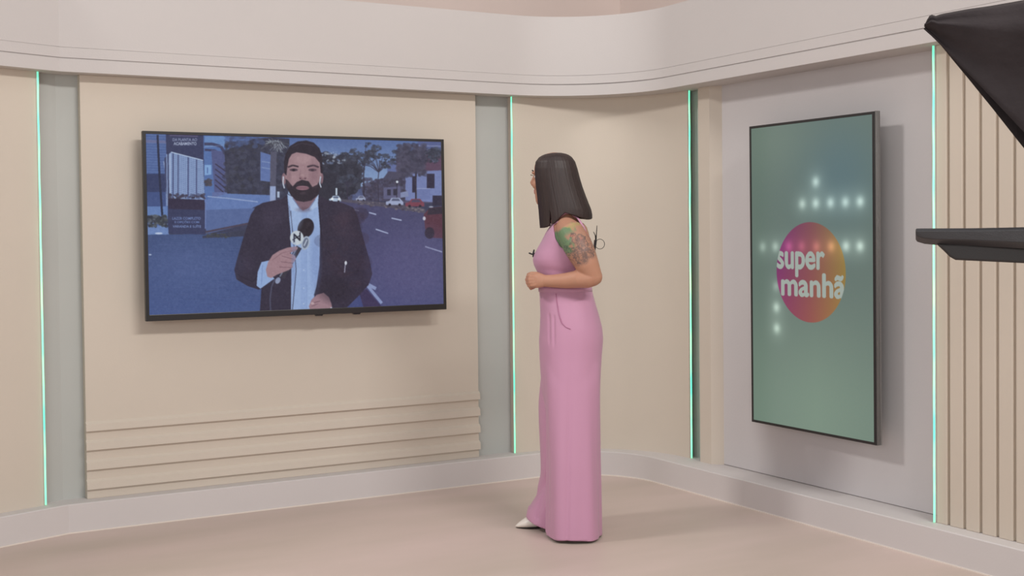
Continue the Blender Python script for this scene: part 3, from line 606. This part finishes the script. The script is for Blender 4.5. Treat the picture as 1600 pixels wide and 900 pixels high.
def hand(mb, y0, s):
    # fist folded round the other hand: back of the hand to the camera, knuckles at the left
    mb.tube([L(852, 438.5, y0), L(845, 438, y0-.004), L(837, 437.8, y0-.004), L(831, 437.8, y0+.004)], [(.026, .022), (.031, .019), (.034, .015), (.032, .012)], 20)
    for k in range(4):
        v = 431.2+k*4.7; r = (.0085, .0092, .0088, .0076)[k]; kn = (1.2, 0, .8, 2.6)[k]
        mb.tube([L(841, 434.5+k*2.2, y0-.012), L(834, v, y0-.0135), L(827.5+kn, v+.1, y0-.0105), L(823.0+kn, v+.6, y0+.018), L(825.5+kn, v+1.4, y0+.046), L(832+kn, v+1.8, y0+.052)], [r*.8, r*.98, r*1.08, r*1.0, r, r*.9], 12)
    mb.tube([L(846, 431.5, y0+.006), L(838, 427.8, y0+.014), L(830, 427.2, y0+.026), L(825.5, 428.5, y0+.040)], [.013, .0115, .0100, .0088], 12)
mb, HP = body_mb()
bm_ = remesh(mb.mesh('body'), .0036, 3, .5)
co = get_co(bm_)
# ink: tattoo colours on the near upper arm, lips and brows
def ink(co):
    base = lin((181, 133, 109)); n = len(co); col = np.repeat(base[None], n, 0)
    A0 = np.array(L(884, 350, -.19)); A1 = np.array(L(925, 431, -.205)); d = A1-A0; Ln = np.linalg.norm(d); d /= Ln
    r = co-A0; t = (r@d)/Ln; perp = r-np.outer(r@d, d); q = perp[:, 0]*d[2]*-1+perp[:, 2]*d[0]         # q: across the arm in the view, + = back
    on = (np.linalg.norm(perp, axis=1) < .085) & (co[:, 1] < -.115) & (t > -.02) & (t < .86)
    idx = np.where(on)[0]
    for i in idx:
        x, z = co[i, 0], co[i, 2]; tt, qq = t[i], q[i]/.055
        p = Vector((x*1, co[i, 1]*.5, z)); p = p+Vector((noise.noise(p*60), 0, noise.noise(p*60+Vector((5, 5, 5)))))*.006; n1 = noise.fractal(p*55, 1, 2, 3); n2 = noise.noise(p*120+Vector((7, 3, 1))); n3 = noise.noise(p*38+Vector((3, 9, 5)))
        cc = base.copy()
        edge = ss(tt+n3*.05, .0, .07)*(1-ss(tt+n3*.06, .70, .80))
        gm = ss(-qq+n1*.5, .15, .45)*(1-ss(tt+n1*.1, .42, .55))*edge; gm = max(gm, (1-ss(tt, .12, .26))*ss(n3+.35, .0, .3)*edge*(qq < .55))
        cc = cc*(1-.75*gm)+lin((72, 142, 98))*.75*gm
        ym = (1-ss(tt, .05, .20))*ss(-n3, -.1, .2)*edge*(qq > -.4)*.5; cc = cc*(1-ym)+lin((170, 178, 90))*ym
        rm = float(ss(n3, .12, .3))*edge*(tt < .45)*.4*(gm < .4); cc = cc*(1-rm)+lin((196, 96, 84))*rm
        dk = float(ss(abs(n1), .16, .02))*edge*max(ss(tt, .18, .36), .3)*.7
        for ct, cq, rr in ((.42, .45, .16), (.62, -.15, .17), (.30, .1, .11), (.52, -.45, .10), (.66, .5, .12), (.72, .1, .10)):
            dd = math.hypot((tt-ct), (qq-cq)*.36)/rr+.30*n2; ring = math.exp(-((dd-.85)/.16)**2)+.8*math.exp(-((dd-.42)/.14)**2); dk = max(dk, min(1, ring)*.75*edge)
            if (ct, cq) == (.42, .45): dk = max(dk, .6*math.exp(-(dd/.6)**2)*edge)
        dk = max(dk, .16*edge); cc = cc*(1-dk)+lin((66, 68, 74))*dk
        col[i] = cc
    # lips
    lp = np.array(HP(-.096, 0, -.053)); dl = np.linalg.norm((co-lp)/np.array((.016, .026, .014)), axis=1) < 1; col[dl] = lin((184, 112, 104))
    return col
col = ink(co); at = bm_.color_attributes.new('ink', 'FLOAT_COLOR', 'POINT'); at.data.foreach_set('color', np.concatenate([col, np.ones((len(col), 1))], 1).ravel())
body = link('body', bm_, M_skin, pr, True)

# eyes, brows, lashes
M_eye = mat('eye_white', (230, 224, 218), .2); M_iris = mat('dark_iris', (40, 24, 18), .2); M_brow = mat('dark_brow_hair', (36, 26, 24), .7)
for sy in (-1, 1):
    e = MB().ell(HP(-.0690, sy*.033, .012), (.012, .012, .008)).obj('eye', M_eye, pr, True); MB().ell(HP(-.0795, sy*.034, .012), (.003, .0050, .0050)).obj('iris', M_iris, e, True)
    MB().tube([HP(-.090, sy*.018, .036), HP(-.090, sy*.034, .041), HP(-.078, sy*.052, .038)], [.0025, .003, .0018], 8).obj('eyebrow', M_brow, pr, True)
    MB().tube([HP(-.092, sy*.022, .018), HP(-.097, sy*.036, .021), HP(-.088, sy*.050, .018)], [.0010, .0016, .0010], 8).obj('eyelash', M_brow, pr, True)

# halter top: skin of the torso pushed outwards and cut along neckline and armholes
tb = remesh(torso_mb().mesh('t'), .006, 5, .5)
def shell(me, keep, off, thick, name, m, parent, fold=None):
    b = bmesh.new(); b.from_mesh(me); b.normal_update()
    dele = [f for f in b.faces if not keep(f.calc_center_median())]; bmesh.ops.delete(b, geom=dele, context='FACES')
    for _ in range(3):                                     # even out the cut edge
        be = [v for v in b.verts if v.is_boundary]; new = {}
        for v in be:
            nb = [e.other_vert(v).co for e in v.link_edges if e.is_boundary]
            if len(nb) == 2: new[v] = v.co*.4+(nb[0]+nb[1])*.3
        for v, q in new.items(): v.co = q
    b.normal_update()
    for v in b.verts: v.co += v.normal*(off+(fold(v.co) if fold else 0))
    out = bpy.data.meshes.new(name); b.to_mesh(out); b.free(); o = link(name, out, m, parent, True)
    s = o.modifiers.new('s', 'SOLIDIFY'); s.thickness = thick; s.offset = -1; return o
ztop = [(-1, vz(341)), (ux(862), vz(343)), (ux(865), vz(352)), (ux(867), vz(372)), (ux(873), vz(384)), (ux(884), vz(391)), (ux(898), vz(392)), (ux(908), vz(390)), (ux(913), vz(384)), (ux(919), vz(377)), (1, vz(374))]
def topkeep(p):
    x, z = p.x, p.z
    zt = float(np.interp(x, [q[0] for q in ztop], [q[1] for q in ztop]))
    if abs(p.y) < .07: zt = max(zt, vz(346) if x < ux(880) else zt)
    return vz(457) < z < zt
shell(tb, topkeep, .006, .004, 'halter_top', M_pink, pr, lambda q: .0018*math.sin(q.z*95+q.x*40)*float(ss(q.z, vz(450), vz(436))*(1-ss(q.z, vz(424), vz(412)))))
# neck strap of the halter
ns = MB(); pts = [L(866, 349, -.055), L(874, 340, -.074), L(884, 333.5, -.080), L(893, 333, -.068), L(900, 339, -.050)]
ns.tube(pts, [(.003, .007)]*5, 10); ns.tube([(p[0], -p[1], p[2]) for p in pts], [(.003, .007)]*5, 10)
for sg in (1, -1): ns.tube([(q[0], sg*q[1], q[2]) for q in (L(898, 336, -.060), L(905, 343, -.088), L(912, 354, -.104), L(917, 367, -.112), L(919.5, 381, -.108))], [(.003, .006)]*5, 10)
ns.obj('neck_strap', M_pink, pr, True)

# wide-legged trousers
NEAR = [(449, 846, 921, .060), (480, 845, 930, .085), (520, 846, 939, .100), (560, 847, 938, .085), (600, 849, 935.5, .100), (625, 849.5, 935, .105), (660, 850, 934.5, .111), (720, 851, 934, .122), (780, 851, 935, .128), (820, 850.5, 936, .132), (835, 850.5, 936.5, .133)]
FAR = [(449, 845, 918, .060), (500, 846, 930, .085), (560, 841, 925, .100), (627, 840.5, 915, .105), (700, 840, 905, .108), (743, 839, 900, .110), (776, 830.5, 896, .112), (800, 822, 892, .113), (813, 819, 890, .114)]
tr = MB()
tr.rings([sec(vz(v), ux(a), ux(b), h, p=2.3) for v, a, b, h in ((447, 841.5, 923.5, .137), (460, 842.5, 926, .146), (475, 843, 930, .160), (492, 843.5, 935, .175), (512, 842.5, 940, .185), (530, 841, 941.5, .188), (555, 841.5, 939, .189), (580, 843, 937, .193), (605, 845, 935.5, .197), (630, 850, 932, .194), (660, 856, 926, .165), (700, 866, 916, .10))])
def legsec(v, a, b, h, cy, z=None):
    D = D0+cy; k = D/D0
    xf, xr = (a-800)*D/1981-X0, (b-800)*D/1981-X0
    return sec(CAM_H-(v-366+.8)*D/1981 if z is None else z, xf, xr, h, 48, 2.15, cy)
tr.rings([legsec(545, 852, 930, .06, -.085), legsec(570, 848, 936, .085, -.092)]+[legsec(v, a, b, h, -.095) for v, a, b, h in NEAR[4:-1]]+[legsec(835, 850.5, 936.5, .133, -.095, -.01), legsec(835, 850.5, 936.5, .133, -.095, -.07)])
tr.rings([legsec(560, 846, 920, .08, .09)]+[legsec(v, a, b, h, .100) for v, a, b, h in FAR[3:-1]]+[legsec(813, 818, 890, .114, .100, .02), legsec(813, 817, 890, .114, .100, -.07)])
tm_ = remesh(tr.mesh('tr'), .006, 30, .5)
tc_ = get_co(tm_); nr = np.empty(len(tm_.vertices)*3); tm_.vertices.foreach_get('normal', nr); nr = nr.reshape(-1, 3)
x, y, z = tc_.T
ang = np.arctan2(y+.095*(1), x-ux(893)); grow = 1-ss(z, .15, 1.02); near = 1-ss(y, -.01, .02)
d = (.0050*np.sin(ang*5+z*1.2)+.0014*np.sin(ang*11-z*2.1+1)+.004*np.sin(ang*3+z*2.5))*grow*near
d += .007*np.sin((x*30+z*9))*grow*(1-near)
d += -.0055*np.exp(-((x-(ux(884)+.03*(z-.5)))/.010)**2)*grow*near*(y < -.1)      # side seam hollow
for u0, v0, v1 in ((849, 492, 520), (856, 494, 524)): d += -.006*np.exp(-((x-ux(u0)-.02)/.004)**2)*ss(z, vz(v1+20), vz(v1))*(1-ss(z, vz(v0), vz(v0-8)))*(y < 0)
def hemz(x, y): return .012+.004*np.cos(x*22) if (y < .004 and x > ux(849)) else float(np.interp(x, [ux(819), ux(832), ux(850), 1], [.052, .034, .018, .014]))
for p0_, p1_, dp in (((ux(851), vz(748)), (ux(826), vz(793)), .012), ((ux(846), vz(770)), (ux(838), vz(806)), .006)):
    ax_, az_ = p0_; bx_, bz_ = p1_; Lg = math.hypot(bx_-ax_, bz_-az_); tx0, tz0 = (bx_-ax_)/Lg, (bz_-az_)/Lg; pr_ = (x-ax_)*tx0+(z-az_)*tz0; ds = (x-ax_)*tz0-(z-az_)*tx0
    d -= dp*np.exp(-(ds/.011)**2)*(pr_ > -.02)*(pr_ < Lg+.02)*(y > 0)
hem = np.ones(len(z), bool)
set_co(tm_, tc_+nr*(d*hem)[:, None])
b = bmesh.new(); b.from_mesh(tm_)
bmesh.ops.delete(b, geom=[f for f in b.faces if f.calc_center_median().z < hemz(f.calc_center_median().x, f.calc_center_median().y)], context='FACES')
for v in b.verts:
    if v.is_boundary: v.co.z = hemz(v.co.x, v.co.y)
tm2 = bpy.data.meshes.new('trousers'); b.to_mesh(tm2); b.free()
tro = link('trousers', tm2, M_pink, pr, True); sd = tro.modifiers.new('s', 'SOLIDIFY'); sd.thickness = .003; sd.offset = -1
wbnd = MB(); R0 = sec(vz(447), ux(840.8), ux(924.2), .1395, 48, 2.3); R1 = sec(vz(455), ux(841), ux(925.2), .142, 48, 2.3)
R2 = sec(vz(447), ux(842.5), ux(922.5), .134, 48, 2.3); R3 = sec(vz(455), ux(843), ux(923.5), .136, 48, 2.3)
wbnd.rings([R2, R0, R1, R3], False); wbnd.obj('waistband', M_pink, pr, True)
pk = MB(); pts = []
for u, v in ((867, 458), (868, 470), (871, 490), (875, 502), (881, 508), (888, 511)):
    h = float(np.interp(v, [447, 460, 475, 492, 512, 530], [.137, .146, .160, .175, .185, .188])); cx, a = (ux(np.interp(v, [447, 475, 512], [842, 843, 842.5]))+ux(np.interp(v, [447, 475, 512], [924, 930, 940])))/2, .115+.03*((v-447)/65)
    xx = ux(u)-.001; c_ = min(.999, abs((xx-cx)/a)); yy = -h*(1-c_**2.3)**(1/2.3); pts.append((xx, yy-.001, vz(v)+.004))
pk.tube(pts, .0013, 8); pk.obj('pocket_seam', M_seam, pr, True)

# shoes: pointed ivory pumps
def shoe(tip, heel, cy, parent):
    x0, x1 = tip, heel; Ln = x1-x0; R_ = []
    for t, zt, zb, hw in ((0, .012, .004, .004), (.05, .023, .003, .017), (.14, .038, .002, .030), (.26, .056, .002, .040), (.40, .072, .003, .044), (.55, .072, .012, .040), (.72, .078, .030, .034), (.88, .088, .050, .032), (1., .092, .066, .024)):
        R_.append([(x0+t*Ln, cy+hw*math.cos(a), (zt+zb)/2+(zt-zb)/2*math.sin(a)) for a in [2*PI*k/20 for k in range(20)]])
    o = MB().rings(R_).obj('shoe', M_shoe, parent, True)
    MB().rings([[(x1-.018+r*math.cos(a), cy+r*math.sin(a), z) for a in [2*PI*k/14 for k in range(14)]] for z, r in ((.002, .007), (.03, .007), (.06, .014), (.075, .020))]).obj('heel', M_shoe, o, True)
    MB().rings([[(x0+t*Ln, cy+hw*math.cos(a), zc+.0015*math.sin(a)) for a in [2*PI*k/16 for k in range(16)]] for t, zc, hw in ((.01, .003, .006), (.14, .0018, .026), (.3, .0018, .036), (.45, .004, .036), (.6, .014, .03))]).obj('sole', mat('dark_sole', (60, 48, 44), .6), o, True)
    return o
xt = (801.5-800)*(D0+.1)/1981-X0
shoe(xt, xt+.235, .10, pr); xn = ux(855)+.004; shoe(xn, xn+.205, -.090, pr)

# hair: straight bob, one volume open at the face
def hair():
    Z = [(239.3, 862, 880, .030), (241.5, 851, 889, .055), (246, 843, 895, .074), (253, 837.5, 900, .086), (264, 836, 903.5, .092), (278, 836.3, 907, .095), (292, 837.5, 911, .097), (306, 839, 916, .099), (318, 840, 920.5, .101), (328, 841, 924.5, .102), (336, 841.5, 926, .102), (344, 842, 926, .100), (356, 843, 924, .096)]
    n = 180; fa = math.radians(16)
    zs = [q[0] for q in Z]; rows = 70; vv_ = np.linspace(Z[0][0], Z[-1][0], rows)
    xf = np.interp(vv_, zs, [q[1] for q in Z]); xr = np.interp(vv_, zs, [q[2] for q in Z]); hb = np.interp(vv_, zs, [q[3] for q in Z])
    bottom = lambda th: float(np.interp(th, [0, 25, 50, 75, 92, 103, 112, 118, 122, 125, 129, 140, 152, 180], [341, 343.5, 342, 337, 333, 340, 346, 350, 350, 321, 352.5, 355, 355.8, 356]))
    th0 = 166      # opening half limit, degrees measured from the back of the head
    outer, inner = [], []
    ang_ = np.linspace(-136, th0, n)
    for i in range(rows):
        for layer, lst in ((0, outer), (1, inner)):
            row = []
            for t in ang_:
                tr_ = math.radians(t); bt = bottom(abs(t)); f_ = (i/(rows-1)); v = Z[0][0]+(bt-Z[0][0])*f_
                a0 = float(np.interp(v, vv_, xf)); a1 = float(np.interp(v, vv_, xr)); h = float(np.interp(v, vv_, hb)); cx, a = (a0+a1)/2, (a1-a0)/2
                st = .0005*math.sin(t*.9+2*math.sin(t*.31))+.00025*math.sin(t*2.7); k = 1-(.012 if layer == 0 else .0)*0
                inset = (0 if layer == 0 else min(.022, .006+.02*f_)) ; inset *= (1 if f_ < .85 else (1-(f_-.85)/.15*.55))
                px = cx+(a*1.0)*math.cos(tr_); X_ = ux(px)+(st-inset)*math.cos(tr_); Y_ = (h+st-inset)*-math.sin(tr_)
                row.append((X_, Y_, vz(v)-(inset*.6 if i < 6 else 0)))
            lst.append(row)
    v = [p for r in outer for p in r]+[p for r in inner for p in r]; f = []; o2 = rows*n
    for i in range(rows-1):
        for j in range(n-1):
            q = (i*n+j, i*n+j+1, (i+1)*n+j+1, (i+1)*n+j); f.append(q); f.append(tuple(o2+k for k in q[::-1]))
        for j in (0, n-1): q = (i*n+j, (i+1)*n+j, o2+(i+1)*n+j, o2+i*n+j); f.append(q)
    for j in range(n-1): f.append(((rows-1)*n+j, (rows-1)*n+j+1, o2+(rows-1)*n+j+1, o2+(rows-1)*n+j))
    f.append(tuple(range(n))); f.append(tuple(o2+k for k in range(n-1, -1, -1)))
    return MB().add(v, f).obj('hair', M_hair, pr, True)
hair()

# lavalier microphone and wireless pack
x_, _, z_ = L(835, 396, 0)
mic = empty('lapel_microphone', Vector((org.x, org.y, 0))+RIGHT*x_+FWD*0+UP*z_, -W); tag(mic, 'small black clip microphone on the front of the pink top', 'microphone')
MB().tube([(-.004, 0, -.012), (-.004, 0, .004), (-.001, 0, .016)], [.0045, .004, .0035], 10).obj('capsule', M_black, mic, True)
MB().tube([(-.022, 0, .003), (-.010, 0, -.002), (.004, 0, .002)], [.0035, .0035, .003], 10).obj('clip', M_black, mic, True)
x_, _, z_ = L(931, 384, -.02)
tx = empty('wireless_transmitter', Vector((org.x, org.y, 0))+RIGHT*x_+FWD*-.02+UP*z_, -W); tag(tx, 'black wireless pack with short antenna and cable loop at her back', 'transmitter')
bevel(MB().add([(-.008+dx_+q*.0, y_, z_) for q in (0,) for dx_, y_, z_ in ((-.004, -.03, -.032), (.004, -.03, -.032), (.004, .03, -.032), (-.004, .03, -.032), (.003, -.03, .026), (.013, -.03, .026), (.013, .03, .026), (.003, .03, .026))],
    [(3,2,1,0),(4,5,6,7),(0,1,5,4),(1,2,6,5),(2,3,7,6),(3,0,4,7)]).obj('pack', M_black, tx), .003)
MB().tube([(.001, -.012, .022), (.003, -.012, .05), (.006, -.012, .088)], [.003, .0022, .0015], 8).obj('antenna', M_black, tx, True)
MB().tube([(.001, .006, .02), (-.001, .006, .045), (-.008, .006, .060)], [.0025, .002, .0015], 8).obj('plug', M_black, tx, True)
MB().tube([(.0+.021*(1+math.cos(a))*1.0-.002, .0, .006+.021*math.sin(a)*1.05) for a in np.linspace(2.9, -2.9, 26)], .0013, 8).obj('cable', M_black, tx, True)

# ------------------------------------------------------------------ teleprompter in the foreground at the right
AZ = math.atan((1450-800)/1981); DT = 2.3      # the rig is turned square to the camera operator's side
TF = (FWD*math.cos(AZ)+RIGHT*math.sin(AZ)); TR = (RIGHT*math.cos(AZ)-FWD*math.sin(AZ)); tb_ = TF*DT+TR*.50
tp = empty('teleprompter', (tb_.x, tb_.y, 0), -W-AZ); tag(tp, 'black hooded teleprompter rig cropped by the right edge, nearest the camera', 'teleprompter')
bx = -.50
def CAMV(u): return 366-.0102*(u-800)
def T(u, v, dy=0):
    az = math.atan((u-800)/1981); D = DT+dy; x = D*math.tan(az-AZ); dep = D/math.cos(az-AZ)*math.cos(az)
    return (x+bx, CAM_H-(v-CAMV(u))*dep/1981)
tray = MB()
def traysec(x, zt, zb, y0, y1, ch=.008):
    return [(x, y0+ch*.6, zt), (x, y0, zt-ch*.5), (x, y0+.002, zb+ch*1.2), (x, y0+.02, zb), (x, y1-.02, zb), (x, y1, zb+.012), (x, y1, zt-.004), (x, y1-.006, zt)]
secs = []
for u, vt, vb in ((1431, 358, 374), (1433, 357, 377.5), (1445, 356.8, 381), (1462, 356.8, 382.6), (1520, 356.5, 384), (1600, 355, 388), (1800, 352, 396), (2050, 349, 405)):
    x, zt = T(u, vt); _, zb = T(u, vb); secs.append(traysec(x, zt, zb, -.02-(u-1431)*.00016, .30))
tray.rings(secs); tray = tray.obj('monitor_tray', M_tray, tp); bevel(tray, .0015)
lip = MB()
P0 = [T(1433, 375.5), T(1560, 379.5), T(1600, 382), T(2000, 398)]
lip.tube([(P0[0][0], -.021, P0[0][1]), (P0[1][0], -.042, P0[1][1]), (P0[2][0], -.049, P0[2][1]), (P0[3][0], -.112, P0[3][1])], [.0018]*4, 8); lip.obj('tray_edge_strip', M_steel, tp, True) if False else None
hs = MB(); S_ = []
for y0, y1, k in ((-.005, .27, 0), (.012, .25, 1)):
    pass
hpoly = [T(1462, 380), T(1474, 391), T(1484, 401), T(1493, 406), T(1600, 411), T(2000, 424), T(2000, 400), T(1600, 386)]
hs.xz(hpoly, -.012, .26); hs = hs.obj('monitor_housing', M_trayu, tp); bevel(hs, .004, 3)
# hood
def hood():
    top = [T(1446, 45), T(1450, 38), T(1456, 29), T(1461, 33), T(1464, 33), T(1475, 29.5), T(1520, 22), T(1560, 17), T(1600, 10.5), T(1720, -8), T(1900, -34)]
    low = [T(1446, 47), T(1460, 60), T(1478, 79), T(1500, 103), T(1530, 134), T(1560, 166), T(1600, 209), T(1640, 252), T(1700, 262), T(1800, 262), T(1900, 262)]
    def side(y, bulge):
        n = len(top); rows = 14; g_ = []; 
        tx_ = np.array(top); lx = np.array(low); N = 60; s_ = np.linspace(0, 1, N)
        def res(P): d = np.r_[0, np.cumsum(np.hypot(*np.diff(P, axis=0).T))]; d /= d[-1]; return np.stack([np.interp(s_, d, P[:, 0]), np.interp(s_, d, P[:, 1])], 1)
        a, b = res(tx_), res(lx)
        for i in range(rows+1):
            t = i/rows; row = []
            for j in range(N):
                p = a[j]*(1-t)+b[j]*t; wv = .010*math.sin(t*6.5+p[0]*9)*math.sin(PI*t)+.005*noise.noise(Vector((p[0]*14, p[1]*14, y)))
                fold = .012*math.exp(-((t-.30-.1*math.sin(p[0]*6))/.09)**2)
                row.append((p[0], y+bulge*(wv-fold), p[1]))
            g_.append(row)
        return g_
    A_, B_ = side(-.02, 1), side(.34, -1); B_ = [[(p[0]*1.0, p[1], CAM_H+(p[2]-CAM_H)*1.17) for p in r_] for r_ in B_]; rows, N = len(A_), len(A_[0]); v = [p for r in A_ for p in r]+[p for r in B_ for p in r]; f = []; k = rows*N
    for i in range(rows-1):
        for j in range(N-1): q = (i*N+j, (i+1)*N+j, (i+1)*N+j+1, i*N+j+1); f.append(q); f.append(tuple(k+m_ for m_ in q[::-1]))
    for j in range(N-1): f.append((j, j+1, k+j+1, k+j))                # roof of the hood
    for i in range(rows-1): f.append((i*N+N-1, (i+1)*N+N-1, k+(i+1)*N+N-1, k+i*N+N-1))
    o = MB().add(v, f).obj('hood', M_cloth, tp, True); s = o.modifiers.new('s', 'SOLIDIFY'); s.thickness = .003; return o
hood()
gx0, gz0 = T(1640, 250); gx1, gz1 = T(1500, 100)
fr = MB(); 
for yy in (.02, .30): fr.tube([(.06, yy, 1.345), (.06, yy, gz0+.05)], .008, 10)
fr.box((.04, .0, gz0+.02), (.12, .32, gz0+.035)); fr.obj('hood_frame', M_steel, tp)
ped = MB(); ped.tube([(0.05, .13, .10), (.05, .13, 1.28)], [.06, .045], 24, False); ped.box((-.10, .02, 1.27), (.2, .24, 1.30))
ped.obj('pedestal_column', M_black, tp)
for k in range(3):
    a = 2*PI*k/3+.4; ped = MB().tube([(.05, .13, .14), (.05+.30*math.cos(a), .13+.30*math.sin(a), .075)], [.03, .02], 12); ped.obj('leg', M_black, tp, True)
    MB().ell((.05+.30*math.cos(a), .13+.30*math.sin(a), .040), (.038, .016, .040), Matrix.Rotation(a, 3, 'Z')).obj('wheel', M_black, tp, True)
